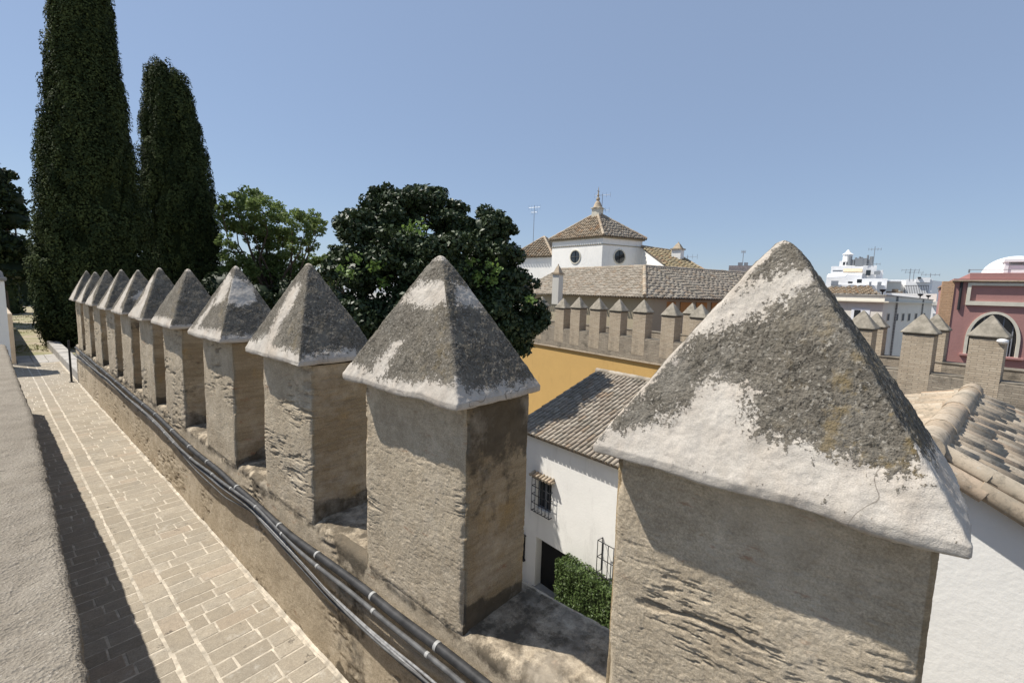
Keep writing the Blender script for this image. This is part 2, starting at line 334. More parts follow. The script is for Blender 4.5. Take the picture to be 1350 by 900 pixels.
def make_cap(parent, cx, cy, hx, hy, zb, H, ns, nr, mask, rim=.03, seed=0, amp=1.):
    e = .075; sx, sy, k, f = perimeter(ns)
    prof = [(.80, -rim), (.9, -rim-.004), (.99, -rim), (.999, -rim+.006)] + [(1.0, -rim+.012+(rim-.012)*i/4) for i in range(1, 4)]
    rs = 1-np.linspace(0, 1, nr)**.92
    for r in rs:
        rt = (math.sqrt(r*r+e*e)-e)/(math.sqrt(1+e*e)-e); z = H*(1-rt); prof.append((max(r, .0008)*(1+.012*math.sin(PI*r)), z))
    prof = np.array(prof); R = prof[:, 0][:, None]
    pw = 5+60*np.clip(R, 0, 1)**1.5; nm = (np.abs(sx)[None]**pw+np.abs(sy)[None]**pw)**(1/pw)
    X = sx[None]/nm*R*hx; Y = sy[None]/nm*R*hy; Zz = np.broadcast_to(prof[:, 1][:, None], X.shape)
    P = np.stack([X+cx, Y+cy, Zz+zb], -1); N = grid_normals(P)
    h = np.broadcast_to(prof[:, 1][:, None]/H, X.shape); qf = np.broadcast_to(f[None], X.shape); q = .5+(qf-.5)*R
    kf = np.broadcast_to(k[None], X.shape); pp = P.reshape(-1, 3)
    lm, oc = mask(kf, q, h, P)
    d = .007*fbm(pp*4.5, 3, seed)+.0035*fbm(pp*22, 3, seed+4)+.0012*fbm(pp*70, 2, seed+5)+.0022*fbm(pp*90, 2, seed+9)*(lm.ravel() > 0)
    fall = sstep(.22, -.02, h.ravel()); edge = .006*noise(pp*np.array([7,7,1]), seed+50)*fall
    d = d*amp+edge; d *= np.clip(R, 0, 1).repeat(ns, 1).ravel()**.5 if False else 1
    V = pp+N.reshape(-1, 3)*d[:, None]; V[:, 2] += .006*noise(pp*np.array([6,6,.1]), seed+70)*fall
    return mesh_np('cap', V-np.array([cx,cy,0]), ring_grid(len(prof), ns), M['cap'], parent, True, {'lichen': lm.ravel(), 'ochre': oc.ravel()}, loc=None)
def make_body(parent, cx, cy, x0, x1, hy, z0, z1, ns, nr, seed=0):
    sx, sy, k, f = perimeter(ns); hx = (x1-x0)/2; mx = (x0+x1)/2
    zz = np.linspace(z0, z1, nr)[:, None]; pw = 26.
    nm = (np.abs(sx)[None]**pw+np.abs(sy)[None]**pw)**(1/pw)
    X = mx+sx[None]/nm*hx+0*zz; Y = cy+sy[None]/nm*hy+0*zz; P = np.stack([X, Y, zz+0*X], -1); N = grid_normals(P)
    pp = P.reshape(-1, 3); off, pit = strata(pp)
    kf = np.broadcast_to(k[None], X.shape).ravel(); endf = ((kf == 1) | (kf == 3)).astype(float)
    off = off*np.where(endf > 0, .55, 1.)+.004; pit = pit*np.where(endf > 0, .25, 1.)
    off -= .012*sstep(z0+.07, z0, pp[:, 2])
    # worn corners
    cr = np.minimum(1-np.abs((pp[:, 0]-mx)/hx), 1-np.abs((pp[:, 1]-cy)/hy)); cmax = sstep(.08, 0, np.maximum(1-np.abs((pp[:, 0]-mx)/hx), 1-np.abs((pp[:, 1]-cy)/hy)))
    off -= .018*cmax*sstep(-.1, .5, noise(pp*np.array([6,6,14]), seed+2))
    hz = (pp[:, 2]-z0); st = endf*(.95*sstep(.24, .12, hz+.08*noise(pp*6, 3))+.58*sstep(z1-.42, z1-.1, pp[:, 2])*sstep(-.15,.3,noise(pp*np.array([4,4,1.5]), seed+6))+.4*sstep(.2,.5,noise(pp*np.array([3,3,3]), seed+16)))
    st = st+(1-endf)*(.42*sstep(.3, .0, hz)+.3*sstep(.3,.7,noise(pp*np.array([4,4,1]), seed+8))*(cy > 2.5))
    V = pp+N.reshape(-1, 3)*off[:, None]
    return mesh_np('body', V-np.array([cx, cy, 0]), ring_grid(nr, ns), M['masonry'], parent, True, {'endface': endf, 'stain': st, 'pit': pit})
# ------------------------------------------------------------------ near rampart
F_X = 1.409; SILL = -1.64; C_X = 1.315; XB = 1.93
# wall swept along Y
ys = np.concatenate([np.arange(-6, .2, .06), np.arange(.2, 5, .011), np.arange(5, 9, .022), np.arange(9, 15.45, .04), [15.5]])
prof = []
for z in np.linspace(-2.75, -1.69, 96): prof.append((F_X, z, 0))
for a in np.linspace(0, PI/2, 8)[1:]: prof.append((F_X+.05-.05*math.cos(a), SILL-.05+.05*math.sin(a), 0))
for x in np.linspace(F_X+.06, XB-.04, 44): prof.append((x, SILL, 1))
for a in np.linspace(0, PI/2, 5): prof.append((XB-.03+.03*math.sin(a), SILL-.03+.03*math.cos(a), 2))
for z in (-1.8,-2.2,-3,-4,-6,-8,-11): prof.append((XB, z, 2))
prof = np.array(prof); P = np.stack([prof[:, 0][:, None]+0*ys[None], ys[None]+0*prof[:, :1], prof[:, 1][:, None]+0*ys[None]], -1)
N = -grid_normals(P, False); 
if N[10, 10, 0] > 0: N = -N
pp = P.reshape(-1, 3); off, pit = strata(pp); kk = np.repeat(prof[:, 2], len(ys))
off = np.where(kk == 1, .007*fbm(pp*5, 3, 61)+.005*fbm(pp*45, 3, 62)+.003*fbm(pp*110, 2, 64), off); pit = np.where(kk == 1, .35+.5*sstep(-.1,.3,fbm(pp*26, 3, 63)), pit)
off -= np.where(kk == 0, .012*sstep(-1.85, -1.66, pp[:, 2])*sstep(-.3,.6,noise(pp*np.array([5,5,5]), 71)), 0)
# thick coarse render skirt in the lower wall, broken edge, set proud of the wall above
sk = sstep(-.02, .03, -(pp[:, 2]+2.47+.05*noise(pp*np.array([3,3,0]), 77)))
off += np.where(kk == 0, .0*sk, 0)
st = np.where(kk == 0, .52*sstep(-2.5, -2.6, pp[:, 2]+.03*noise(pp*4, 5))+.62*sstep(-1.78, -1.68, pp[:, 2])+.55*sstep(.45,.7,noise(pp*np.array([2,2.,.15]), 80)), np.where(kk == 1, .60, .35))
Fw = ring_grid(len(prof), len(ys), False)[:, ::-1]
wall = mesh_np('rampart_wall', pp+N.reshape(-1, 3)*off[:, None], Fw, M['wall'], None, True, {'endface': np.where(kk == 1, .0, 0.), 'stain': st, 'pit': pit})
# end cap of the wall
wm = MB(); wm.box(F_X+.012, XB-.012, 15.3, 15.49, -10.9, SILL-.02)
e_ = wm.build('end_face', plain('end_masonry', (.40,.34,.26), .9), wall)
tag(wall, 'old tan masonry rampart wall carrying the near row of merlons, beside the brick walkway', 'wall')

MERL = [ # cap centre y, apex z, label
 (.300, .175, 'nearest and largest merlon in the row, broad cream plaster triangle low on its lichened cap'),
 (1.895, .174, 'second merlon from the camera, with a pale band round its cap and pale splash below'),
 (3.40, .155, 'third merlon from the camera, one long pale streak down its left cap face'),
 (4.90, .155, 'fourth merlon from the camera, large pale patch below the tip wrapping both cap faces'),
 (6.47, .138, 'fifth merlon from the camera, cap evenly dark with lichen and only a pale lower rim'),
 (7.80, .167, 'sixth merlon from the camera, bright cream left cap face against a dark right face'),
 (9.13, .146, 'seventh merlon from the camera, mottled cap with pale smudge in the middle'),
 (10.45, .160, 'eighth merlon from the camera, thin pale streak along its cap edge'),
 (11.90, .160, 'ninth merlon from the camera, pale lower left corner on its grey cap'),
 (13.28, .135, 'tenth merlon from the camera, last but one before the big cypress'),
 (14.52, .165, 'farthest merlon of the near row, at the wall end under the big cypress')]
t1 = tri_map((780,590), (1278,730), (1045,318)); t2 = tri_map((455,503), (605,545), (580,337)); t2r = tri_map((605,545), (708,518), (580,337))
t3 = tri_map((328,458), (397,480), (402,348)); t4 = tri_map((249,437), (292,455), (309,351)); t4r = tri_map((292,455), (352,440), (309,351))
PALE = {
 (0,0): [t1([(815,520),(880,455),(935,398),(985,362),(1030,374),(1045,366),(1062,366),(1092,372),(1094,398),(1058,405),(1032,428),(1000,430),(965,440),(925,436),(885,480),(835,540)]),
         t1([(760,600),(800,573),(850,566),(905,562),(938,550),(950,522),(975,512),(1008,524),(1032,550),(1034,590),(1075,606),(1112,622),(1160,640),(1215,662),(1242,636),(1266,650),(1300,745)])],
 (0,1): [[(-.1,-.1),(1.1,-.1),(1.1,.12),(.5,.16),(.2,.2),(.06,.3)]],
 (1,0): [t2([(535,402),(556,376),(590,380),(600,378),(604,412),(570,414),(548,408)]), t2([(528,458),(538,462),(530,480),(519,515),(490,512),(506,490)]), [(-.1,-.1),(1.1,-.1),(1.1,.12),(.8,.10),(.5,.05),(.2,.07),(-.1,.16)]],
 (1,1): [t2r([(595,382),(618,380),(634,402),(634,412),(598,414)]), [(-.1,-.1),(1.1,-.1),(1.1,.05),(.15,.07),(.06,.18)]],
 (2,0): [t3([(396,376),(386,380),(372,410),(360,440),(335,455),(320,465),(372,480),(385,478),(366,455),(376,428),(392,398)]), [(-.1,-.1),(1.1,-.1),(1.1,.08),(-.1,.1)]],
 (2,1): [[(-.1,-.1),(1.1,-.1),(1.1,.07),(.1,.06)]],
 (3,0): [t4([(304,358),(292,378),(283,405),(298,400),(306,372)]), t4([(290,385),(284,400),(262,440),(254,440),(268,418)]), [(-.1,-.1),(1.1,-.1),(1.1,.13),(.7,.1),(-.1,.08)]],
 (3,1): [[(.30,.9),(.66,.75),(.62,.5),(.42,.42),(.2,.46),(.22,.6)], [(-.1,-.1),(1.1,-.1),(1.1,.05),(.1,.05)]],
 (4,0): [[(-.1,-.1),(1.1,-.1),(1.1,.13),(.6,.12),(-.1,.09)]],
 (5,0): [[(.40,.85),(.55,.8),(.72,.3),(.8,.0),(1.1,-.1),(-.1,-.1),(.02,.06),(.35,.3)]],
 (6,0): [[(.5,.95),(.6,.7),(.7,.3),(.75,.1),(1.1,.05),(1.1,-.1),(.2,-.1),(.35,.3)]], (6,1): [[(.2,.3),(.5,.55),(.7,.5),(.6,.3)]],
 (7,0): [[(.5,.9),(.6,.5),(.8,.05),(1.1,-.1),(.1,-.1),(.4,.3)]],
 (8,0): [[(.5,.6),(.6,.3),(.9,.05),(1.1,-.1),(-.1,-.1),(.1,.15),(.4,.3)]],
 (9,0): [[(.5,.9),(.6,.5),(.9,.05),(1.1,-.1),(.1,-.1),(.4,.3)]], (10,0): [[(.45,.8),(.62,.5),(.9,.05),(1.1,-.1),(.1,-.1),(.3,.3)]]}
def cap_mask_for(i):
    def mask(k, q, h, P):
        m = np.full(q.shape, .5); pp = P.reshape(-1, 3)
        for kf in range(4):
            for poly in PALE.get((i, kf), [] if kf < 2 else [[(-.1,-.1),(1.1,-.1),(1.1,.1),(-.1,.1)]]):
                d = sdf_poly(q, h, poly); m = np.where(k == kf, np.minimum(m, d*5.5), m)
        tip = (.975-h)*7 + np.where(i == 0, np.where((k == 0) & (q < .47), -.45, .25), 0); m = np.minimum(m, np.clip(tip, -.6, .5))
        # worn, paler arrises and the narrow rim
        m = np.minimum(m, np.clip((h-.01)*16-.1, -.5, .5))
        arr = np.minimum(q-.5*h, 1-.5*h-q)  # distance to the hip
        m = np.where((k == 0) & (i == 0) & (q < .5), np.minimum(m, (arr-.004)*24+.05), m)
        m = m+.14*fbm(pp*8, 3, 90+i).reshape(q.shape)
        oc = np.where(k == 0, sstep(.45, .8, q)*sstep(.9,.5,h), .55)*(1. if i == 0 else .5)
        return m, oc
    return mask
for i, (cy, za, lab) in enumerate(MERL):
    o = empty('merlon', (1.6, cy, 0)); tag(o, lab, 'merlon', 'pyramid capped merlons of the near wall')
    zb = -.495+random.uniform(-.006,.006); hy = [.455,.478,.46,.47,.46,.44,.44,.44,.45,.44,.42][i]
    ns, nr = [(760, 260), (520, 200), (360, 140), (280, 100)][i] if i < 4 else (180, 60)
    make_cap(o, 1.59, cy, .298, hy, zb, za-zb, ns, nr, cap_mask_for(i), seed=100+i*13)
    ns, nr = [(760, 360), (640, 300), (420, 220), (320, 160)][i] if i < 4 else (200, 100)
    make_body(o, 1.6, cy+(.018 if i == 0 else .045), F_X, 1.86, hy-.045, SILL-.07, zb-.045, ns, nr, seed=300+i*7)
# ------------------------------------------------------------------ walkway
mb = MB()
mb.box(.0, 1.47, -6, 19.65, -2.9, -2.6012, 1)
def brickrow(x0, x1, y, w, sk, L0, L1):
    x = x0+.008; 
    first = random.uniform(L0*.4, L1)
    while x < x1-.03:
        L = first if first else random.uniform(L0, L1); first = None; xe = min(x+L, x1)
        if x1-xe < .09: xe = x1
        g = .0065; j = lambda: random.uniform(-.004, .004)
        xa, xb = x+g, xe-g; ya = y+g+sk*(xa-x0); yb = y+sk*(xb-x0)+g; ww = w-2*g; zt = -2.6+random.uniform(.0,.0022); c = .005
        b = [(xa+j(),ya+j()),(xb+j(),yb+j()),(xb+j(),yb+ww+j()),(xa+j(),ya+ww+j())]; ins = [(b[0][0]+c,b[0][1]+c),(b[1][0]-c,b[1][1]+c),(b[2][0]-c,b[2][1]-c),(b[3][0]+c,b[3][1]-c)]
        v = [(p[0],p[1],-2.609) for p in b]+[(p[0],p[1],zt-.0018) for p in b]+[(p[0],p[1],zt) for p in ins]
        f = [(8,9,10,11)]+[(a, (a+1)%4, 4+(a+1)%4, 4+a) for a in range(4)]+[(4+a, 4+(a+1)%4, 8+(a+1)%4, 8+a) for a in range(4)]
        mb.add(v, f, 0); x = xe
y = -5.5
while y < 19.4:
    w = random.uniform(.132, .165); brickrow(.853, 1.392+.012*math.sin(y*1.3)+random.uniform(-.012,.006), y, w, .025, .16, .33); y += w
y = -5.4
while y < 19.4:
    w = random.uniform(.132, .165); brickrow(.04, .692+.006*math.sin(y*.9)+random.uniform(-.006,.004), y, w, .025, .16, .33); y += w
y = -5.5
while y < 19.4:
    w = random.uniform(.22, .30); brickrow(.694+.006*math.sin(y*.9)+random.uniform(-.004,.004), .852+random.uniform(-.005,.003), y, w, .02, .4, .5); y += w
tag(mb.build('walkway', [M['paver'], M['mortar']]), kind='structure')
# mortar fillet along the wall foot
yy = np.arange(-5.5, 15.4, .03); v = []
for t_ in yy:
    n0 = noise(np.array([[t_*5, 0, 0]]), 4)[0]
    v += [(1.394+.012*n0, t_, -2.598), (1.404+.008*n0, t_, -2.59+.004*n0), (1.43, t_, -2.575+.01*n0)]
v = np.array(v); f = []
for i in range(len(yy)-1):
    for k in range(2): a = i*3+k; f.append((a, a+1, a+4, a+3))
tag(mesh_np('walkway_mortar_fillet', v, f, M['mortar'], None, True), kind='structure')
# ------------------------------------------------------------------ left parapet with rough flat top
edge = [(-6,.09),(1.89,.150),(3.5,.189),(6.2,.236),(7.3,.227),(9,.22),(12.8,.215)]
ey = np.concatenate([np.arange(-6, 1, .1), np.arange(1, 5, .012), np.arange(5, 12.8, .04), [12.85]]); ex = np.interp(ey, [e[0] for e in edge], [e[1] for e in edge])
pr = [(-3., -1.34), (-1.6,-1.32)]+[(u, -1.3) for u in np.linspace(-1.0, -.07, 60)]+[(-.05+.05*math.sin(a), -1.35+.05*math.cos(a)) for a in np.linspace(0, PI/2, 8)]+[(0, z) for z in np.linspace(-1.37, -2.7, 50)]
pr = np.array(pr); P = np.stack([pr[:, 0][:, None]+ex[None], ey[None]+0*pr[:, :1], pr[:, 1][:, None]+0*ey[None]], -1)
N = grid_normals(P, False); N = N if N[30, 30, 2] > 0 else -N; pp = P.reshape(-1, 3)
d = .007*fbm(pp*5, 3, 41)+.0045*fbm(pp*40, 3, 42)+.006*noise(pp*14, 43)*(np.abs(pp[:, 2]+1.35) < .08)
Fp = ring_grid(len(pr), len(ey), False)
lp = mesh_np('parapet', pp+N.reshape(-1, 3)*d[:, None], Fp, M['stucco'], None, True)
tag(lp, 'broad low parapet with coarse grey rendered top along the left side of the walkway', 'parapet')
mb = MB(); mb.box(-2.9, .20, 12.3, 12.84, -2.7, -1.315); mb.build('end_face', M['stucco'], lp)
mb = MB(); mb.box(.36, .506, 19.74, 34, -2.7, -1.1, bev=.015); tag(mb.build('garden_wall', plain('tan_render', (.40,.33,.25), .9)), 'thin tan rendered wall beyond the far end of the left parapet', 'wall')
g = empty('gate_pillar', (.03, 19.0, WALK)); tag(g, 'white gate pillar with grey rounded top at the far left edge beyond the walkway', 'pillar')
mb = MB(); mb.box(-.42, .36, -.3, .3, 0, 2.45, bev=.02); mb.build('shaft', M['white'], g)
mb = MB(); mb.box(-.5, .41, -.36, .36, 2.45, 2.55, bev=.02); mb.lathe([(.40,2.55),(.38,2.68),(.28,2.8),(.12,2.88),(.01,2.9)], (-.03,0,0)); mb.build('cap', M['concrete'], g, True)
# low kerb and post past the last merlon
mb = MB()
for y0 in np.arange(15.55, 24, .9): mb.box(1.42, 1.72, y0, y0+.885, -2.7, -2.36+random.uniform(-.01,.01), bev=.02)
tag(mb.build('garden_kerb', M['stone']), 'low grey stone kerb running on past the end of the near wall', 'kerb')
mb = MB(); mb.tube([(1.30,15.6,-2.6),(1.30,15.6,-1.55)], .022, 10); mb.lathe([(.05,0),(.05,.015),(.02,.02)], (1.30,15.6,-2.605), 12)
tag(mb.build('metal_post', M['iron'], None, True), 'short black post where the cables reach the end of the wall', 'post')
# ------------------------------------------------------------------ cables along the wall
def px_path(pts, X):
    pts = np.array([atX(x, y, X) for x, y in pts]); o = np.argsort(pts[:, 1]); return pts[o]
def smooth_path(pts, n, wob=0, s=0):
    t = np.linspace(0, 1, len(pts)); T = np.linspace(0, 1, n); Q = np.stack([np.interp(T, t, pts[:, k]) for k in range(3)], 1)
    for _ in range(max(2, n//len(pts)//2)): Q[1:-1] = (Q[:-2]+2*Q[1:-1]+Q[2:])/4
    if wob: Q[:, 2] += wob*noise(np.stack([Q[:, 1]*1.4, 0*T, 0*T], 1), s); Q[:, 0] -= abs(wob)*.6*np.abs(noise(np.stack([Q[:, 1]*1.1, 0*T, 0*T], 1), s+9))
    return Q
def cable(name, pts, X, rad, mat, label, cat, wob=0, s=0, ties=None, n=110, ext=True):
    Q = px_path(pts, X)
    if ext: Q = np.vstack([[Q[0][0], -1.5, Q[0][2]+.02], Q])
    Q = smooth_path(Q, n, wob, s); e = empty(name, Q[0]); tag(e, label, cat, 'cables along the near wall'); b = MB(); b.tube(Q-Q[0], rad, 10); b.build('sheath', mat, e, True)
    if ties:
        L = np.concatenate([[0], np.cumsum(np.linalg.norm(np.diff(Q, axis=0), axis=1))])
        t = 1.6
        while t < L[-1]-.5:
            p0 = np.array([np.interp(t, L, Q[:, k]) for k in range(3)]); p1 = np.array([np.interp(t+.02, L, Q[:, k]) for k in range(3)])
            b = MB(); b.tube([p0-Q[0], p1-Q[0]], rad+.002, 12); b.build('tie', M['tie'], e, True); t += random.uniform(*ties)
    return e
cable('conduit', [(637,900),(533,816),(455,754),(380,701),(330,655),(290,622),(250,590),(205,545),(150,500),(100,458)], 1.37, .024, M['pvc'], 'thick black conduit, uppermost pipe along the near wall', 'conduit', .012, 1, (.55,.9))
cable('conduit', [(608,900),(510,819),(452,770),(390,721),(335,664),(290,632),(245,597),(200,552),(150,507),(100,466)], 1.35, .0135, M['pvc_grey'], 'thinner dark grey conduit with white ties just below the thick black conduit', 'conduit', .012, 5, (.4,.7))
base = [(568,900),(494,838),(429,778),(380,722),(330,668),(290,638),(250,605),(205,556),(150,508),(100,468)]
wl = ['uppermost thin grey wire of the sagging bundle under the conduits', 'second thin grey wire down in the sagging bundle', 'middle thin wire of the sagging bundle', 'fourth thin wire down in the sagging bundle', 'lowest slack wire, hanging clear of the bundle under the conduits']
for j in range(5):
    d0 = [(-4), 1, 5, -8, 10][j]; pts = [(x+d0*.6, y+d0*(1 if x > 200 else .3)+(6*math.sin(x*.05) if j == 4 and x < 420 else 0)) for x, y in base]
    cable('wire', pts, 1.375-.012*(j % 3), [.009,.0065,.0065,.0075,.006][j], M['wire'] if j % 2 else M['pvc_grey'], wl[j], 'wire', .014, 20+j*3)
# ------------------------------------------------------------------ terrains
mb = MB(); mb.box(-400, 700, -400, 700, GROUND-3, GROUND-.02); tag(mb.build('ground', M['pavement']), kind='structure')
mb = MB(); mb.box(1.95, 24, -30, 24, GROUND-.5, GROUND); tag(mb.build('patio_paving', M['pavement']), kind='structure')
gx = np.linspace(-40, 9, 90); gy = np.linspace(15.5, 90, 120); X, Y = np.meshgrid(gx, gy); pp = np.stack([X.ravel(), Y.ravel(), 0*X.ravel()], 1); Zt = -2.62+.02*fbm(pp*.8, 3, 5)
Zt = Zt-.06*((Y.ravel() < 20.) & (X.ravel() < 1.9))
tag(mesh_np('garden_terrace', np.stack([X.ravel(), Y.ravel(), Zt], 1), ring_grid(120, 90, False), M['soil'], None, True), kind='structure')
mb = MB(); mb.box(-39.9, 8.9, 15.56, 89.9, GROUND-1, -2.75); tag(mb.build('terrace_earth', M['cream']), kind='structure')
mb = MB()
for k in range(16): mb.box(.2+(k%4)*.33, .2+(k%4)*.33+.32, 19.7+(k//4)*.5, 20.18+(k//4)*.5, -2.7, -2.59+random.uniform(-.006,.006), bev=.01)
tag(mb.build('stone_paving', M['stone']), kind='structure')
# left-hand ground behind the parapet
mb = MB(); mb.box(-40, -2.85, -10, 15.5, -3.2, -2.7); tag(mb.build('garden_ground', M['soil']), kind='structure')
# ------------------------------------------------------------------ foliage
def leaves(C, size, nrm=None, flat=.0, asp=.55, jit=.35):
    n = len(C); d = rng.normal(size=(n, 3)); 
    if nrm is not None: d = d*(1-flat)+nrm*flat*1.6
    d /= np.linalg.norm(d, axis=1, keepdims=True); r = rng.normal(size=(n, 3)); a = np.cross(d, r); a /= np.linalg.norm(a, axis=1, keepdims=True); b = np.cross(d, a)
    s = size*(1+jit*rng.uniform(-1, 1, n))[:, None]; a = a*s*.5; b = b*s*.5*asp
    V = np.stack([C-a, C-b+a*.1+d*s*.08, C+a, C+b+a*.1+d*s*.08], 1).reshape(-1, 3); F = np.arange(4*n).reshape(-1, 4); return V, F
def leaf_obj(name, C, size, mat, parent, nrm=None, flat=0, rv=None, asp=.55):
    V, F = leaves(C, size, nrm, flat, asp); r = np.repeat(rng.uniform(0, 1, len(C)) if rv is None else rv, 4)
    o3 = parent.location if parent is not None else (0,0,0)
    return mesh_np(name, V-np.array(o3, float), F, mat, parent, False, {'rnd': r})
def sph(n):
    d = rng.normal(size=(n, 3)); return d/np.linalg.norm(d, axis=1, keepdims=True)
def tree_lobes(name, lobes, mat, leaf, per, base, label, cat, trunk=.25, seed=0, core=.72, sub=14, light=None, corem=None, squash=.8, group=None, dens=1., limb=True):
    """lobes: (centre, radius); each lobe is broken into sub clumps of leaves, with limbs running to it"""
    o = empty(name, base); tag(o, label, cat, group); base = np.array(base, float); C = []; Nn = []; rv = []
    cores = MB()
    for c, r in lobes:
        c = np.array(c); k = int(sub*(r/1.2)**1.3)+5; sd = sph(k); cc = c+sd*r*(.62+.3*rng.uniform(0, 1, (k, 1)))*np.array([1,1,squash]); rr = r*rng.uniform(.24, .46, k)
        for q, rq in zip(cc, rr):
            m = int(per*(rq/.5)**1.7*dens)+12; s = sph(m); rad = rq*rng.uniform(.55, 1.08, (m, 1)); C.append(q+s*rad*np.array([1,1,.72])); Nn.append(s+np.array([0,0,.5])); rv.append(np.clip(rng.uniform(0,.92,m), 0, 1))
    C = np.vstack(C); Nn = np.vstack(Nn); rv = np.concatenate(rv); Nn /= np.linalg.norm(Nn, axis=1, keepdims=True)
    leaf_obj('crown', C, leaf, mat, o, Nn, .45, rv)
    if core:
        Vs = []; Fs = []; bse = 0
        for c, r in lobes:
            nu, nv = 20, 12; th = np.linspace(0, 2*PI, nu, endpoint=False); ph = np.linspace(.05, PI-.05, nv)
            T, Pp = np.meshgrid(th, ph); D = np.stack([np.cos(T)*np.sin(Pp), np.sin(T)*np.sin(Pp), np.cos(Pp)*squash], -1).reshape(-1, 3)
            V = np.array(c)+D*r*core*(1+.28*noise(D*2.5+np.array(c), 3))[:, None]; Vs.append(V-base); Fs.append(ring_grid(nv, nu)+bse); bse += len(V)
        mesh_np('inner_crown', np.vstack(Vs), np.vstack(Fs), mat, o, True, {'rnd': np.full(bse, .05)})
    if light is not None: leaf_obj('young_leaves', light, leaf*1.0, M['lime_leaf'], o, None, 0)
    tb = MB(); cen = np.mean([l[0] for l in lobes], 0); low = min(l[0][2]-l[1] for l in lobes); fork = np.array([cen[0]*.3+base[0]*.7, cen[1]*.3+base[1]*.7, max(low, base[2]+1.)])
    tb.tube([p-base for p in (base+[0,0,-.3], base*.6+fork*.4, fork)], [trunk*1.25, trunk, trunk*.8], 10)
    if limb:
        for c, r in lobes:
            c = np.array(c); L_ = np.linalg.norm(c-fork); mid = (fork+c)/2+rng.uniform(-.12, .12, 3)*L_+[0,0,-.1*L_]; m2 = mid*.45+c*.55+rng.uniform(-.07,.07,3)*L_
            tb.tube([p-base for p in (fork, mid, m2, c)], [trunk*.42, trunk*.24, trunk*.14, trunk*.06], 6)
    tb.build('trunk', M['bark'], o, True); return o
def cypress(prof, dist, label, leaf, nclump, seed, sgn=1):
    """prof: (photo y, left x, right x) outline samples at the given distance"""
    rows = []
    for y, xl, xr in prof:
        a = atD(xl, y, dist); b = atD(xr, y, dist); rows.append((((a+b)/2)[0], ((a+b)/2)[1], ((a+b)/2)[2], np.linalg.norm((b-a)[:2])/2))
    rows = np.array(rows); rows = rows[np.argsort(rows[:, 2])]; cx = rows[:, 0].mean(); cyy = rows[:, 1].mean()
    z0, z1 = rows[0, 2], rows[-1, 2]; o = empty('cypress', (cx, cyy, WALK)); tag(o, label, 'cypress', 'tall cypresses beyond the wall end')
    def at(z): return [np.interp(z, rows[:, 2], rows[:, k]) for k in (0, 1, 3)]
    z = z0+(z1-z0)*rng.uniform(0, 1, nclump); x_, y_, r_ = at(z); th = rng.uniform(0, 2*PI, nclump)
    wr = r_*(.92+.10*noise(np.stack([np.cos(th)*2, np.sin(th)*2, z*.9], 1), seed)+.06*rng.uniform(-1, 1, nclump))
    cc = np.stack([x_+wr*np.cos(th), y_+wr*np.sin(th), z], 1)
    per = leaf['per']; cs = rng.uniform(.6, 1.25, nclump)*leaf['c']
    out = np.stack([np.cos(th), np.sin(th), 0*th], 1)
    s = sph(nclump*per); ci = np.repeat(np.arange(nclump), per); ax = np.array([.46,.46,1.2])
    C = cc[ci]+s*ax*cs[ci][:, None]*rng.uniform(.86, 1.03, (len(s), 1))
    C += out[ci]*(s[:, 2:]*cs[ci][:, None]*.22)
    Nn = s/np.array([1,1,2.2])+out[ci]*.25+[0,0,.15]; Nn /= np.linalg.norm(Nn, axis=1, keepdims=True); rv = np.clip(rng.uniform(.1, .55, len(s))+.42*rng.uniform(-1,1,nclump)[ci], 0, 1)  # wide tone spread per clump paints sunlit tufts into leaf colour
    leaf_obj('crown', C, leaf['s'], M['cyp'], o, Nn, .72, rv, .6)
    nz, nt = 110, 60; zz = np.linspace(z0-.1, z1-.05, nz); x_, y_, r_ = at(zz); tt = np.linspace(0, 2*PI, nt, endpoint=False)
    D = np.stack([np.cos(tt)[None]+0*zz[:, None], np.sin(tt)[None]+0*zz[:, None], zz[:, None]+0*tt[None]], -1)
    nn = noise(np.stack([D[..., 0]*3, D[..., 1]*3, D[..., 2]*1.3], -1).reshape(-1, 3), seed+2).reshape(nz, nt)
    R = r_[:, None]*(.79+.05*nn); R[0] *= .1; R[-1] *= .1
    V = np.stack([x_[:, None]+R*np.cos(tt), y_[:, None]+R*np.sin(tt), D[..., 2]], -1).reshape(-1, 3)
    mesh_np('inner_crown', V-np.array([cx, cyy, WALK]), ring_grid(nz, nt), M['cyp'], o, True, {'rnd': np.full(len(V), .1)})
    b = MB(); b.tube([(0,0,-.3),(0,0,1),(0,0,3)], [.4,.3,.25], 12); b.build('trunk', M['bark'], o, True)
    return o
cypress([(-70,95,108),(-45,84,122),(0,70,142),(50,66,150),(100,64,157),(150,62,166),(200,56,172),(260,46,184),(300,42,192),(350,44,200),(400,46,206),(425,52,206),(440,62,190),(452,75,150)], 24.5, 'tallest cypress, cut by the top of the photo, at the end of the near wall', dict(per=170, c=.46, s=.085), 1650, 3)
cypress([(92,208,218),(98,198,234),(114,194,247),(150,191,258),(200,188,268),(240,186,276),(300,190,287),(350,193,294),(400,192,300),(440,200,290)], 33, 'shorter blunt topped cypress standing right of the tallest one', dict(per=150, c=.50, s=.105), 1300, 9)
# side spur of the tall cypress
def lob(x, y, d, rpx, dz=0): 
    p = atD(x, y, d); dep = -(RW.T@p)[2]; return (tuple(p), rpx*dep/600.*.93)
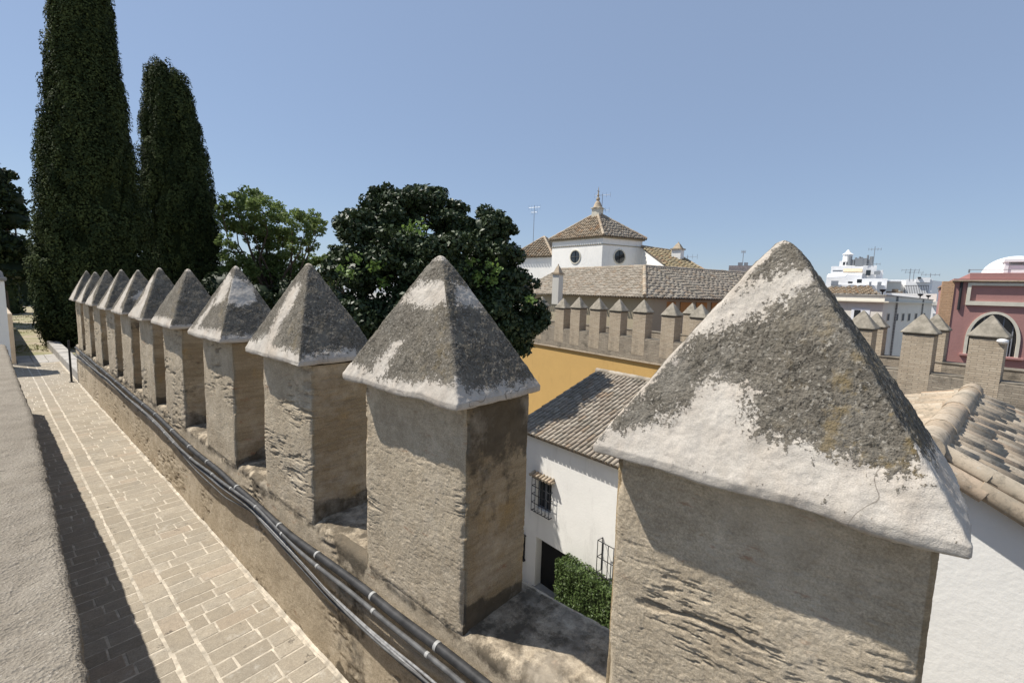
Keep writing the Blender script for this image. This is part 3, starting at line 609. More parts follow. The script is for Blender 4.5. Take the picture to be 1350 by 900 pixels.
# magnolia (left to right lobes)
Lm = [lob(515,285,20,42), lob(560,272,20.5,36), lob(475,305,19.5,40), lob(600,290,20,36), lob(640,300,19.5,36), lob(655,345,19,40), lob(600,350,18.6,55), lob(540,345,18.6,58), lob(470,360,19,44), lob(450,340,20,22), lob(675,380,19,38), lob(640,410,18.2,48), lob(560,420,18,60), lob(480,420,18.6,50), lob(690,420,19,34), lob(660,450,18.5,40), lob(505,255,20.5,22), lob(668,300,19,16), lob(620,460,18,45)]
lt = []
for x, y in [(450,355),(462,362),(500,348),(545,300),(560,300),(535,305),(645,350),(655,358),(640,366),(620,345),(700,395),(495,352),(505,372),(470,340),(648,372),(630,366)]:
    r = ray(x, y); p = atD(x, y, 17.6); lt.append(p+rng.normal(size=(26, 3))*.13)
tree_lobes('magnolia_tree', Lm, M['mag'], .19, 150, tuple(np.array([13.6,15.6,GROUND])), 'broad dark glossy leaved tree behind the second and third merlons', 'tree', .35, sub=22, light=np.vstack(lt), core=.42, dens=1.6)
# twig sticking out right of the magnolia
# light feathery tree
Ll = [lob(x,y,30+random.uniform(-1.8,1.8),r*1.2) for x,y,r in [(310,268,16),(330,262,16),(345,275,18),(310,290,18),(333,296,16),(300,318,12),(305,340,14),(368,280,16),(385,288,15),(402,292,14),(418,298,12),(412,285,9),(395,310,14),(372,312,16),(350,318,14),(360,335,18),(330,345,16),(385,335,14),(340,370,22),(372,362,20),(400,350,12),(320,360,20),(300,365,18),(355,350,18),(395,372,20),(425,372,14),(345,300,14),(325,305,14),(380,312,14),(410,322,10),(360,380,22),(310,380,22),(292,275,8),(420,305,8)]]
tree_lobes('ash_tree', Ll, M['light'], .17, 80, tuple(np.array([11.2,28.2,GROUND])), 'airy light green tree between the shorter cypress and the dark broad tree', 'tree', .26, core=0, sub=26, squash=.8, dens=1.3)
Ll = [lob(x,y,34,r) for x,y,r in [(415,345,14),(430,340,14),(405,365,20),(440,350,12),(432,365,16)]]
tree_lobes('small_tree', Ll, M['light'], .18, 110, (17.5,30.5,GROUND), 'small yellow green tree low between the airy tree and the dark broad tree', 'tree', .2, core=.5, sub=12)
Ll = [lob(x,y,27,r) for x,y,r in [(300,380,30),(340,400,36),(390,395,36),(430,400,34),(300,430,44),(360,450,55),(430,450,50),(270,400,30),(240,420,40),(460,480,50)]]
tree_lobes('evergreen_tree', Ll, M['shrub'], .2, 70, (12.,24.,GROUND), 'dark shaded evergreen filling the gaps behind the fourth and fifth merlons', 'tree', .3, core=.8, sub=26, dens=1.3)
# dark trees at the far left
Ll = [lob(x,y,38,r) for x,y,r in [(-5,235,22),(10,262,26),(-30,260,40),(20,290,24),(0,320,34),(25,330,22),(-40,320,40),(15,355,30),(-20,215,14)]]
tree_lobes('evergreen_tree', Ll, M['shrub'], .26, 70, (0.5,38,WALK), 'dark evergreen at the far left edge behind the white pillar', 'tree', .4, core=.6, sub=13)
def shrub_box(name, x0, x1, y0, y1, z0, z1, n, leaf, mat, label, cat, rz=0, loc=None, group=None, corem=None, lump=.12):
    loc = loc or ((x0+x1)/2, (y0+y1)/2, z0); o = empty(name, loc, rz); tag(o, label, cat, group); hx, hy, H = (x1-x0)/2, (y1-y0)/2, z1-z0
    f = rng.uniform(-1, 1, (n, 3)); ar = np.array([hy*H, hx*H, hx*hy]); k = rng.choice(3, n, p=ar/ar.sum()); sg = np.where(rng.uniform(size=n) < .5, -1, 1); f[np.arange(n), k] = sg*(1-.0*f[np.arange(n), k])
    nr_ = np.zeros((n, 3)); nr_[np.arange(n), k] = sg; P = f*np.array([hx, hy, H/2])+[0,0,H/2]
    P += nr_*(lump*noise(P*3.2, 5)+lump*.5*noise(P*8, 6)-rng.uniform(0, .12, n))[:, None]+rng.normal(size=(n, 3))*.012
    P[:, 2] = np.maximum(P[:, 2], .02)
    V, F = leaves(P, leaf, nr_+[0,0,.4], .4, .6); mesh_np('foliage', V, F, mat, o, False, {'rnd': np.repeat(rng.uniform(0, 1, n), 4)})
    b = MB(); b.box(-hx+.12, hx-.12, -hy+.12, hy-.12, .0, H-.12, bev=.08); b.build('inner_branches', corem or M['bark'], o)
    return o
shrub_box('hedge', -10, 1.6, 46, 49, WALK, .2, 5000, .3, M['shrub'], 'dark hedge closing the far end of the garden beyond the left evergreen', 'hedge', corem=M['shrub'], lump=.4)
shrub_box('hedge', -30, 8.5, 60, 62, WALK, 2.2, 7000, .35, M['shrub'], 'tall dark hedge farthest back in the garden', 'hedge', corem=M['shrub'], lump=.5)
shrub_box('bush', 1.75, 2.6, 32, 33.2, WALK, -1.2, 1500, .1, M['hedge'], 'small yellowish bush beside the tall cypress on the grass', 'bush', corem=M['shrub'], lump=.2)
n = 9000; gy_ = 21.5+24*rng.uniform(0, 1, n)**1.3; gx_ = rng.uniform(-3, 3.5, n); Pg = np.stack([gx_, gy_, np.full(n, -2.59)], 1); keep = fbm(Pg*.9, 3, 8) > -.05; Pg = Pg[keep]
V, F = leaves(Pg, .09, None, 0, .35); V[:, 2] = np.maximum(V[:, 2], -2.62); tag(mesh_np('grass', V, F, M['grass'], None, False, {'rnd': np.repeat(rng.uniform(0,1,len(Pg)), 4)}), 'sparse dry grass and leaf litter on the garden ground', 'grass', kind='stuff')
# ------------------------------------------------------------------ tiled roofs
def tiles_on(name, poly, pitch, tl, mat, parent, seg=5, rad=None, jit=1., org=(0,0,0), pans=False, thick=.10, over=.06):
    """poly: coplanar convex corners; poly[0]->poly[1] is the eave. Columns of lapped barrel tiles climb from it."""
    P = np.array(poly, float); eu = P[1]-P[0]; L = np.linalg.norm(eu); eu /= L; nrm = np.cross(eu, P[2]-P[1]); nrm /= np.linalg.norm(nrm)
    if nrm[2] < 0: nrm = -nrm
    ev = np.cross(nrm, eu); 
    if ev[2] < 0: ev = -ev
    uv = np.stack([(P-P[0])@eu, (P-P[0])@ev], 1); u0, u1 = uv[:, 0].min(), uv[:, 0].max(); rad = rad or pitch*.40
    Vs = []; Fs = []; Rs = []; base = 0; ncol = max(1, int((u1-u0)/pitch)); pitch = (u1-u0)/ncol
    def vrange(u):
        vs = []
        for i in range(len(uv)):
            a, b = uv[i], uv[(i+1) % len(uv)]
            if (a[0]-u)*(b[0]-u) <= 0 and abs(b[0]-a[0]) > 1e-9: vs.append(a[1]+(u-a[0])/(b[0]-a[0])*(b[1]-a[1]))
        return (min(vs), max(vs)) if len(vs) > 1 else None
    ang = np.linspace(-.02, PI+.02, seg+1)
    for kind in ((0, 1) if pans else (0,)):
        for c in range(ncol+(1 if kind else 0)):
            u = u0+(c+.5-(.5 if kind else 0))*pitch; r_ = vrange(min(max(u, u0+1e-3), u1-1e-3))
            if not r_ or r_[1]-r_[0] < .05: continue
            v = r_[0]-(over if abs(r_[0]) < .02 else 0); uo = random.uniform(-.01, .01)*jit; first = random.uniform(.35, 1.)*tl if org is not None else tl
            while v < r_[1]-.02:
                tt_ = first or tl; first = None; ve = min(v+tt_+tl*.12, r_[1]+.02); rr = rad*random.uniform(.95, 1.05); tilt = min(.018, rad*.12)*(.5 if seg == 8 else 1)*random.uniform(.6, 1.5); du = random.uniform(-.008, .008)*jit; rnd = random.random()
                lip = min(.018, rad*.12)*(.45 if seg == 8 else 1)
                if kind:
                    cc = -np.sin(ang)*rr*.8+.035; l1 = 0.; l0 = .0
                else: cc = np.sin(ang)*rr; l0 = lip*.6+tilt; l1 = .0
                for w, (vv, rs_, lf) in enumerate(((v, 1.0, l0+(lip if not kind else 0)), (ve, .86, l1))):
                    uu = u+uo+du*(1-w)+np.cos(ang)*rr*rs_; hh = cc*(rs_ if not kind else 1)+lf
                    Vs.append(P[0]+np.outer(uu, eu)+vv*ev+np.outer(hh, nrm))
                m = seg+1; Fs.append(np.array([(base+i, base+i+1, base+m+i+1, base+m+i) for i in range(seg)])); Rs += [rnd]*(2*m); base += 2*m
                # thickness lip at the lower end
                lo = P[0]+np.outer(u+uo+du+np.cos(ang)*(rr-.014), eu)+(v+.004)*ev+np.outer(cc-(.014 if not kind else 0)+(l0+lip if not kind else 0), nrm)
                Vs.append(lo); b0 = base-2*m; Fs.append(np.array([(b0+i+1, b0+i, base+i, base+i+1) for i in range(seg)])); Rs += [rnd*.4]*m; base += m
                v += tt_
    V = np.vstack(Vs)-np.array(org); F = np.vstack(Fs); F = F[:, ::-1]
    nt = len(F)
    # deck under the tiles, closed slab, second material
    k = len(P); top = P-np.array(org)+nrm*.004; bot = top-np.array([0,0,thick]); Vd = np.vstack([top, bot]); b = len(V)
    me = bpy.data.meshes.new(name); allV = np.vstack([V, Vd]); fl = [tuple(int(x) for x in f) for f in F]
    deck = [tuple(b+i for i in range(k)), tuple(b+k+i for i in reversed(range(k)))]+[(b+i, b+k+i, b+k+(i+1)%k, b+(i+1)%k) for i in range(k)]
    me.from_pydata([tuple(float(x) for x in v) for v in allV], [], fl+deck); me.materials.append(mat); me.materials.append(M['pan'])
    me.polygons.foreach_set('material_index', [0]*nt+[1]*len(deck)); me.polygons.foreach_set('use_smooth', [True]*nt+[False]*len(deck))
    a = me.attributes.new('rnd', 'FLOAT', 'POINT'); a.data.foreach_set('value', Rs+[.3]*len(Vd)); me.update()
    return link(bpy.data.objects.new(name, me), parent)
def ridge_tiles(name, p0, p1, rad, mat, parent, tl=.35, org=(0,0,0), lift=.04, tap=.88):
    p0 = np.array(p0, float)+[0,0,lift]; p1 = np.array(p1, float)+[0,0,lift]; L = np.linalg.norm(p1-p0); n = max(1, int(L/tl)); b = MB(); o = np.array(org)
    for i in range(n):
        a = p0+(p1-p0)*i/n; c = p0+(p1-p0)*min(1, (i+1.12)/n); z = random.uniform(-.006,.006); r1 = rad*random.uniform(.96, 1.05)
        b.tube([a-o+[0,0,z], c-o+[0,0,z]], [r1, r1*tap], 14)
    return b.build(name, mat, parent, True)
def walls(name, foot, z0, z1, mat, parent, org, th=None):
    """closed prism over a footprint polygon (list of xy)"""
    k = len(foot); z1s = z1 if hasattr(z1, '__len__') else [z1]*k; o = np.array(org, float)
    v = [(x-o[0], y-o[1], z0-o[2]) for x, y in foot]+[(x-o[0], y-o[1], z-o[2]) for (x, y), z in zip(foot, z1s)]
    f = [tuple(reversed(range(k))), tuple(range(k, 2*k))]+[(i, (i+1)%k, k+(i+1)%k, k+i) for i in range(k)]
    b = MB(); b.add(v, f); return b.build(name, mat, parent)
# ---- house 1 (white, below) in its own frame: local x away from us, local y to the left
HA = np.array([.144,.99,0]); HA /= np.linalg.norm(HA); HB = np.array([HA[1], -HA[0], 0]); RZ = -math.atan2(HA[0], HA[1])
E0 = np.array([12.36, 9.8, -5.0])
def loc1(p, o): d = np.array(p)-o; return np.array([d@HB, d@HA, d[2]])
h1 = empty('white_house', (E0[0], E0[1], GROUND), RZ); tag(h1, 'white house with striped tile roof below the wall, between the two nearest merlons', 'house')
O1 = np.array([E0[0], E0[1], GROUND]); HZ = -5.0-GROUND; fx = .22
def on1(x, y): return loc1(atP(x, y, E0+HB*fx, HB), O1)
wt0, wt1 = on1(702,622), on1(722,676); dl = on1(707,707); dz = dl[2]; dy1 = dl[1]; dy0 = dy1-1.9
wy1, wy0 = on1(707,640)[1], on1(727,650)[1]; wzt, wzb = on1(712,629)[2], on1(712,671)[2]
# facade with real openings: wall panels round door and window, 0.35 thick
b = MB(); T = .35; yl, yr = .72, -8.; 
def wp(y0, y1, z0, z1): b.box(fx, fx+T, y0, y1, z0, z1)
wp(yr, dy0, 0, HZ-.02); wp(dy0, wy0, dz, HZ-.02) if dy0 < wy0 else None
lo, hi = min(dy0, wy0), max(dy1, wy1)
b = MB(); ycuts = sorted([yr, dy0, dy1, wy0, wy1, yl])
for a_, c_ in zip(ycuts[:-1], ycuts[1:]):
    m_ = (a_+c_)/2; ops = []
    if dy0 < m_ < dy1: ops.append((0, dz))
    if wy0 < m_ < wy1: ops.append((wzb, wzt))
    z = 0
    for q0, q1 in ops:
        if q0 > z: wp(a_, c_, z, q0)
        z = q1
    wp(a_, c_, z, HZ-.02)
b.box(fx+T, 4.9, yl-T, yl, 0, HZ-.02); b.box(4.9, 5.2, yr, yl, 0, HZ+1.5); b.box(fx+T, 4.9, yr, yr+T, 0, HZ)
b.box(2.6, 2.7, dy0-.6, dy1+.6, 0, dz+.3); b.box(fx+T, 4.9, yr+T, yl-T, dz+.5, dz+.55)
b.build('wall', M['white'], h1)
b = MB(); v = [(fx+.01, yl, HZ-.02), (4.9, yl, HZ-.02), (4.9, yl, HZ+1.5)]; v2 = [(x, yl-T, z) for x, _, z in v]; b.add(v+v2, [(0,1,2),(5,4,3),(0,3,4,1),(1,4,5,2),(2,5,3,0)]); b.build('gable', M['white'], h1)
slope = .34; rl = [( -.02, yr-.1, HZ), (-.02, .82, HZ), (4.8, .82, HZ+4.8*slope), (4.8, yr-.1, HZ+4.8*slope)]
tiles_on('roof', rl, .175, .42, M['tile_grey'], h1, 6, pans=False, thick=.08)
ridge_tiles('ridge', (4.8, .82, HZ+4.8*slope), (4.8, yr, HZ+4.8*slope), .12, M['tile_grey'], h1)
# window
w = MB(); w.box(fx+.16, fx+.2, wy0, wy1, wzb, wzt, 0); wo = w.build('window', M['glass'], h1)
w = MB(); 
for yy_ in (wy0+.02, (wy0+wy1)/2, wy1-.02): w.box(fx+.11, fx+.16, yy_-.025, yy_+.025, wzb, wzt)
w.box(fx+.11, fx+.158, wy0, wy1, wzb, wzb+.05); w.box(fx+.11, fx+.158, wy0, wy1, wzt-.05, wzt); w.build('frame', M['curtain'], wo)
w = MB()
for k in range(6): yy_ = wy0-.06+(wy1-wy0+.12)*k/5; w.tube([(fx-.16, yy_, wzb-.1), (fx-.16, yy_, wzt+.02)], .011, 6)
for k in range(5):
    zz_ = wzb-.08+(wzt-wzb+.06)*k/4; w.tube([(fx, wy0-.06, zz_), (fx-.16, wy0-.06, zz_), (fx-.16, wy1+.06, zz_), (fx, wy1+.06, zz_)], .013, 6)
for k in range(7): yy_ = wy0-.06+(wy1-wy0+.12)*k/6; w.tube([(fx, yy_, wzb-.1), (fx-.16, yy_, wzb-.1)], .01, 6)
w.build('grille', M['iron'], wo)
w = MB()
for k in range(7): yy_ = wy0-.16+(wy1-wy0+.32)*(k+.5)/7; w.tube([(fx+.02, yy_, wzt+.15), (fx-.26, yy_, wzt+.08)], .055, 8)
w.box(fx-.2, fx+.02, wy0-.17, wy1+.17, wzt+.04, wzt+.1); w.build('hood', M['tile_pale'], wo)
w = MB(); w.box(fx+.3, fx+.36, dy0, dy1, 0, dz); w.build('dark_door_panel', M['dark'], h1)  # near-black panel paints the unlit interior behind the doorway
w = MB(); w.box(fx-.06, fx+.34, dy0-.1, dy1+.1, 0, .1, bev=.01); w.build('doorstep', M['stone'], h1)
# small barred opening left of the door
a2, c2 = on1(689,704), on1(694,738); 
w = MB(); w.box(fx-.02, fx+.004, a2[1]-.16, a2[1]+.24, c2[2], a2[2]); s2 = w.build('window', M['dark'], h1)
w = MB()
for k in range(4): yy_ = a2[1]-.16+.4*k/3; w.tube([(fx-.08, yy_, c2[2]), (fx-.08, yy_, a2[2])], .012, 6)
w.box(fx-.1, fx, a2[1]-.2, a2[1]+.28, c2[2]-.06, c2[2]); w.box(fx-.14, fx, a2[1]-.2, a2[1]+.28, a2[2], a2[2]+.05); w.build('grille', M['iron'], s2)
# projecting iron window cage at the right, seen from the side
a3, c3 = on1(795,708), on1(789,748); w = MB(); ly = a3[1]; zt, zb_ = a3[2], c3[2]
for (xx_, yy_) in ((fx-.02, ly), (fx-.25, ly), (fx-.25, ly-.6), (fx-.02, ly-.6), (fx-.25, ly-.2), (fx-.25, ly-.4)): w.tube([(xx_, yy_, zb_), (xx_, yy_, zt)], .014, 6)
for zz_ in (zb_, (zb_+zt)/2, zt): w.tube([(fx, ly, zz_), (fx-.25, ly, zz_), (fx-.25, ly-.6, zz_), (fx, ly-.6, zz_)], .014, 6)
w.build('grille', M['iron'], h1)
# hedge before the house
hz = GROUND+2.2
c0, c1, c2_, = atZ(733,735,hz), atZ(751,728,hz), atZ(795,753,hz); 
l0, l1, l2 = [loc1(c, O1) for c in (c0, c1, c2_)]
hx1 = fx-.06; hx0 = min(l0[0], hx1-.6); hyt = max(l0[1], l1[1]); 
ctr = O1+HB*((hx0+hx1)/2)+HA*(hyt-2.0)
print('HEDGE', l0, l1, l2)
shrub_box('hedge', 0, hx1-hx0, 0, 4.0, 0, 2.2, 22000, .075, M['hedge'], 'clipped bright green hedge in front of the white house door', 'hedge', RZ, (ctr[0], ctr[1], GROUND), corem=M['shrub'], lump=.07)
# ---- house 2 (near right) : gable facing us, ridge running away
h2 = empty('white_outbuilding', (6.25, -.3, GROUND), RZ); tag(h2, 'white walled building with ridged tile roof at the lower right edge', 'house'); O2 = np.array([6.25,-.3,GROUND])
zr = -1.47-GROUND; LR = 4.55; sr = .425; wR = 3.2; wL = 1.9; sl = .33
rR = [(-.12, -wR, zr-wR*sr), (LR, -wR, zr-wR*sr), (LR, 0, zr), (-.12, 0, zr)]
tiles_on('roof', [rR[1], rR[0], rR[3], rR[2]], .17, .40, M['tile_pale'], h2, 8, rad=.082, pans=False, thick=.06)
rL = [(-.12, wL, zr-wL*sl), (LR, wL, zr-wL*sl), (LR, 0, zr), (-.12, 0, zr)]
tiles_on('roof', rL, .2, .42, M['tile_pale'], h2, 8, rad=.096, pans=False, thick=.06)
ridge_tiles('ridge', (-.15, 0, zr), (LR+.1, 0, zr), .14, M['tile_pale'], h2, .46, lift=.02, tap=.96)
# verge course along the gable, a step lower and nearer
w = MB(); n_ = int(wR/.40)
for k in range(n_+1):
    s0, s1 = k*.40, min(k*.40+.45, wR+.3); w.tube([(-.17, -s0, zr-s0*sr-.075), (-.17, -s1, zr-s1*sr-.10)], [.082, .092], 12)
    w.tube([(-.02, -s0, zr-s0*sr+.04), (-.02, -s1, zr-s1*sr+.02)], [.085, .1], 12)
for k in range(5):
    s0, s1 = k*.40, k*.40+.45; w.tube([(-.17, s0, zr-s0*sl-.075), (-.17, s1, zr-s1*sl-.10)], [.082, .092], 12)
w.build('verge', M['tile_pale'], h2, True)
fo = [(0, -wR+.1), (LR-.2, -wR+.1), (LR-.2, 0), (LR-.2, wL-.1), (0, wL-.1), (0, 0)]; zt_ = [zr-(wR-.1)*sr, zr-(wR-.1)*sr, zr, zr-(wL-.1)*sl, zr-(wL-.1)*sl, zr]
k = 6; v = [(x, y, 0) for x, y in fo]+[(x, y, z-.09) for (x, y), z in zip(fo, zt_)]; b = MB()
b.add(v, [(i, (i+1)%k, k+(i+1)%k, k+i) for i in range(k)]+[(k,k+1,k+2,k+5),(k+5,k+2,k+3,k+4)]); b.build('wall', M['white'], h2)
# ------------------------------------------------------------------ second rampart (brick) with its merlons
WA = math.atan2(.215, 1.); WO = np.array([20.0, 0, 0]); WB = np.array([math.cos(WA), -math.sin(WA), 0]); WD = np.array([math.sin(WA), math.cos(WA), 0])
w2 = empty('brick_rampart', (20, 0, GROUND), -WA); tag(w2, 'long brick rampart across the courtyard, ochre painted below, carrying two rows of merlons', 'wall')
zS = -2.25-GROUND; zBd = -3.45-GROUND; zW = -3.1-GROUND; y0_, y1_ = -24., 26.
b = MB(); b.box(0, .6, y0_, y1_, zBd, zS-.03, bev=.02); b.box(.6, 5.4, y0_, y1_, zBd-.05, zW); b.box(5.4, 6.0, y0_, y1_, 0, zS-.15, bev=.02)
M['sooty'] = brickmat('sooty_old_brick', (.30,.255,.20), (.42,.365,.285), (.25,.215,.17), bw=.29, bh=.068, stain=.85); b.build('brick_parapet', M['sooty'], w2)
b = MB(); b.box(.02, .59, y0_, y1_, zS-.028, zS+.02, bev=.012); b.box(5.37, 6.03, y0_, y1_, zS-.148, zS-.09, bev=.012); b.build('coping', plain('dark_mossy_coping', (.17,.15,.12), .95, .4, 3), w2)
b = MB(); b.box(.07, 5.4, y0_, y1_, 0, zBd-.06); b.build('painted_wall', M['yellow'], w2)
b = MB(); b.box(-.04, .1, y0_, y1_, zBd-.05, zBd+.02, bev=.01); b.build('ledge', M['brick'], w2)
def fmask(k, q, h, P):
    pp = P.reshape(-1, 3); m = .12+.55*fbm(pp*5, 3, 77).reshape(q.shape); return np.minimum(m, np.clip((h-.0)*9-.2, -.5, .5)), np.full(q.shape, .3)
def capmat2():
    t = NT('grey_pyramid_cap'); p = t.pos(); n = t.noise(p, 5, 6, .7)
    c = t.mix(t.ramp(n, .35, .65), (.20,.18,.145), (.34,.305,.25)); c = t.mix(t.ramp(t.noise(p, 1.9, 4), .5, .7, 0, .6), c, (.13,.12,.095))
    return t.fin(c, .95, t.bump(t.noise(p, 30, 4, .7), .5, .012), Specular_IOR_Level=.1)
M['cap2'] = capmat2(); neck_dark = plain('dark_neck_band', (.10,.085,.065), .95, .3, 5)
proto = {}
def far_merlon(ly, lx, label, h=1.83, hw=.42, group='brick merlons across the courtyard', tilt=0):
    base = WO+WB*lx+WD*ly; o = empty('brick_merlon', (base[0], base[1], -2.25 if lx < 3 else -2.37), -WA+tilt); tag(o, label, 'merlon', group)
    key = 0
    if not proto:
        me = []
        b = MB(); b.box(-.305, .27, -.375, .375, -.9, 1.24, bev=.008); bo = b.build('body', M['brick'], o)
        b = MB(); b.box(-.31, .275, -.38, .38, 1.241, 1.29); b.build('neck', neck_dark, o)  # narrow dark band round the body just under the cap
        sx, sy, kk_, ff = perimeter(64); pr_ = [(.8,-.04),(1,-.045),(1.0,0)]+[(r, .62*(1-((math.sqrt(r*r+.0025)-.05)/(math.sqrt(1.0025)-.05)))) for r in np.linspace(.96, .001, 18)]
        pr_ = np.array(pr_); Rr_ = pr_[:, :1]; nm = (np.abs(sx)[None]**16+np.abs(sy)[None]**16)**(1/16); Pq = np.stack([sx[None]/nm*Rr_*.345, sy[None]/nm*Rr_*.45, pr_[:, 1:]+0*sx[None]], -1)
        pq = Pq.reshape(-1, 3); Nq = grid_normals(Pq).reshape(-1, 3); pq = pq+Nq*(.014*fbm(pq*5, 3, 4))[:, None]; pq[:, 2] += 1.33
        mesh_np('cap', pq, ring_grid(len(pr_), 64), M['cap2'], o, True)
        proto['o'] = o
    else:
        for ch in proto['o'].children:
            c = ch.copy(); COL.objects.link(c); c.parent = o
        o.scale = (1, random.uniform(.96,1.05), random.uniform(.97, 1.03))
    return o
def wl_y(px, py, lx):     # local y on the rampart under a photo column
    r = ray(px, py); n = WB; P0 = WO+WB*lx; p = r*(np.dot(P0, n)/np.dot(r, n)); return (p-WO)@WD
front = [(715,392,'leftmost brick merlon across the courtyard, shaded by the dark tree'),(743,395,'second brick merlon from the left across the courtyard'),(764,393,'third brick merlon from the left across the courtyard'),(790,395,'fourth brick merlon from the left across the courtyard'),(817,397,'fifth brick merlon from the left across the courtyard'),(849,400,'sixth brick merlon from the left, below the corner of the long tiled roof'),(887,400,'seventh brick merlon from the left across the courtyard'),(925,404,'brick merlon touching the left slope of the nearest merlon cap'),
 (1137,426,'front brick merlon half hidden by the right slope of the nearest merlon cap'),(1216,424,'wide front brick merlon before the gap between the pale grey and red buildings'),(1307,425,'brick merlon standing in front of the arched window of the red building')]
for x, y, l in front: far_merlon(wl_y(x, y, .3), .3, l)
for ly, l in ((5.15,'brick merlon hidden behind the nearest merlon cap, left one of three'),(3.6,'brick merlon hidden behind the nearest merlon cap, middle one of three'),(2.15,'brick merlon hidden behind the nearest merlon cap, right one of three')): pass
for x, y, l in [(913,401,'rear row brick merlon peeping out just left of the one touching the nearest cap'),(1156,416,'rear row brick merlon left in front of the pale grey building'),(1235,420,'rear row brick merlon peeping out behind the wide front merlon')]: far_merlon(wl_y(x, y, 5.7), 5.7, l, group='rear row of brick merlons across the courtyard')
p_ = WO+WB*.05+WD*(wl_y(1321,451,.0)); b = MB(); b.lathe([(.01,-.07),(.09,-.05),(.13,0),(.12,.05),(.06,.08),(.01,.085)], (0,0,0), 14); o = b.build('floodlight', M['white_city'], None, True, loc=(p_[0]-.05, p_[1], -1.05)); tag(o, 'small white lamp on the corner of the brick merlon before the arched window', 'lamp')
bb = MB(); bb.tube([(0,0,-.05),(.06,0,-.35),(.12,.0,-.9)], .015, 6); bb.build('lead', M['iron'], o)
# ------------------------------------------------------------------ church and long tiled wings
def P3(x, y, d): return atD(x, y, d)
ch = empty('convent', (36, 18, GROUND)); OC = np.array([36.,18.,GROUND]); tag(ch, 'white convent with square tiled lantern tower and long tiled wings beyond the brick rampart', 'church')
def seg_at(x, z, d=None): return None
eA0, eA1 = np.array([32.6,26.2,-.12]), np.array([29.0,13.35,-.12]); 
dA = (eA1-eA0)/np.linalg.norm(eA1-eA0); inA = np.array([-dA[1], dA[0], 0]); 
if inA[0] < 0: inA = -inA
dB = np.array([.925,-.38,0]); inB = np.array([.38,.925,0])
wA, rise = 5.0, 2.35
# ridge meeting point of the two wings: offset wA from both eaves
A_ = np.array([[dA[0], -dB[0]],[dA[1], -dB[1]]]); rhs = (eA1+inB*wA-(eA1+inA*wA))[:2]; tt = np.linalg.solve(A_, rhs); rc = eA1+inA*wA+dA*tt[0]; rc[2] = eA1[2]+rise
rA0 = eA0+inA*wA+dA*(-2); rA0[2] = rc[2]; eA0 = eA0-dA*2
eB1 = eA1+dB*16; rB1 = rc+dB*(13); 
tiles_on('roof', [eA1, eA0, rA0, rc], .25, .5, M['tile_grey'], ch, 3, org=OC, rad=.10, over=.25)
tiles_on('roof', [eB1, eA1, rc, rB1], .25, .5, M['tile_grey'], ch, 3, org=OC, rad=.10, over=.25)
tiles_on('roof', [eB1+inB*2*wA, eB1, rB1], .4, .5, M['tile_grey'], ch, 3, org=OC, rad=.15)
ridge_tiles('ridge', rA0, rc, .15, M['tile_grey'], ch, .5, OC); ridge_tiles('ridge', rc, rB1, .15, M['tile_grey'], ch, .5, OC); ridge_tiles('hip', eA1, rc, .17, M['tile_pale'], ch, .5, OC)
ii = .45
fa = [(eA0+inA*ii), (eA1+inA*ii+inB*ii*.3), (eA1+inA*wA*1.9), (eA0+inA*wA*1.9)]
walls('wall', [p[:2] for p in fa], GROUND, -.25, M['cream'], ch, OC)
fb = [eA1+inB*ii+dB*.6, eB1+inB*ii-dB*.4, eB1+inB*wA*1.8-dB*.4, eA1+inB*wA*1.8+dB*.6]
walls('wall', [p[:2] for p in fb], GROUND, -.27, M['cream'], ch, OC)
# orange shutters under the right wing eave
w = MB(); 
for s_ in (2.2, 3.8, 5.4, 7.0, 8.6):
    a = eA1+inB*(ii-.06)+dB*s_-OC; w.hexa([a+q_+[0,0,z_] for z_ in (-1.05,-.32) for q_ in (0*dB, dB*1.1, dB*1.1+inB*.08, inB*.08)])
# z given relative to OC below: eave is at 10.28
for i in range(len(w.V)):
    pass
w.build('shutters', M['orange'], ch)
# chimney on left wing
def chimney(px, pyb, pyt, d, wpx, mat=M['white'], label=None):
    p = P3(px, pyb, d); t = P3(px, pyt, d); dep = -(RW.T@p)[2]; wd = wpx*dep/600/2; H = t[2]-p[2]; b = MB(); o = p-OC
    b.box(o[0]-wd, o[0]+wd, o[1]-wd, o[1]+wd, o[2]-1.2, o[2]+H*.55); c = b.build('chimney', mat, ch)
    b = MB(); b.box(o[0]-wd*1.25, o[0]+wd*1.25, o[1]-wd*1.25, o[1]+wd*1.25, o[2]+H*.55, o[2]+H*.62); b.lathe([(wd*1.3,H*.62),(wd*.9,H*.75),(wd*.5,H*.88),(wd*.2,H*.93),(wd*.12,H)], o, 4, rot=PI/4); b.build('chimney_cap', M['tile'], c); return c
chimney(735, 379, 348, 33.4, 10, M['grey_city']); 
# lantern tower: square seen on the corner
dT = 47.; cL, cM, cR = P3(727,352,49.0), P3(793,350,44.6), P3(845,352,47.5); cBk = cL+cR-cM
zE = 5.45; cent = (cL+cR)/2
foot = [cL[:2], cM[:2], cR[:2], cBk[:2]]
walls('tower_wall', foot, GROUND, zE, M['white'], ch, OC)
def grow(p, k): return cent[:2]+(np.array(p)-cent[:2])*k
cor = [np.append(grow(p, 1.085), zE-.02) for p in foot]; ap = np.array([cent[0], cent[1], 0]); rr_ = ray(787,281); ap[2] = rr_[2]*math.hypot(cent[0],cent[1])/math.hypot(rr_[0],rr_[1])
print('TOWER', cor, ap)
for i in range(4): tiles_on('tower_roof', [cor[(i+1)%4], cor[i], ap], .27, .5, M['tile_grey'] if i else M['tile'], ch, 3, org=OC, rad=.11, over=.12)
for i in range(4): ridge_tiles('hip', cor[i], ap, .15, M['tile_pale'], ch, .5, OC)
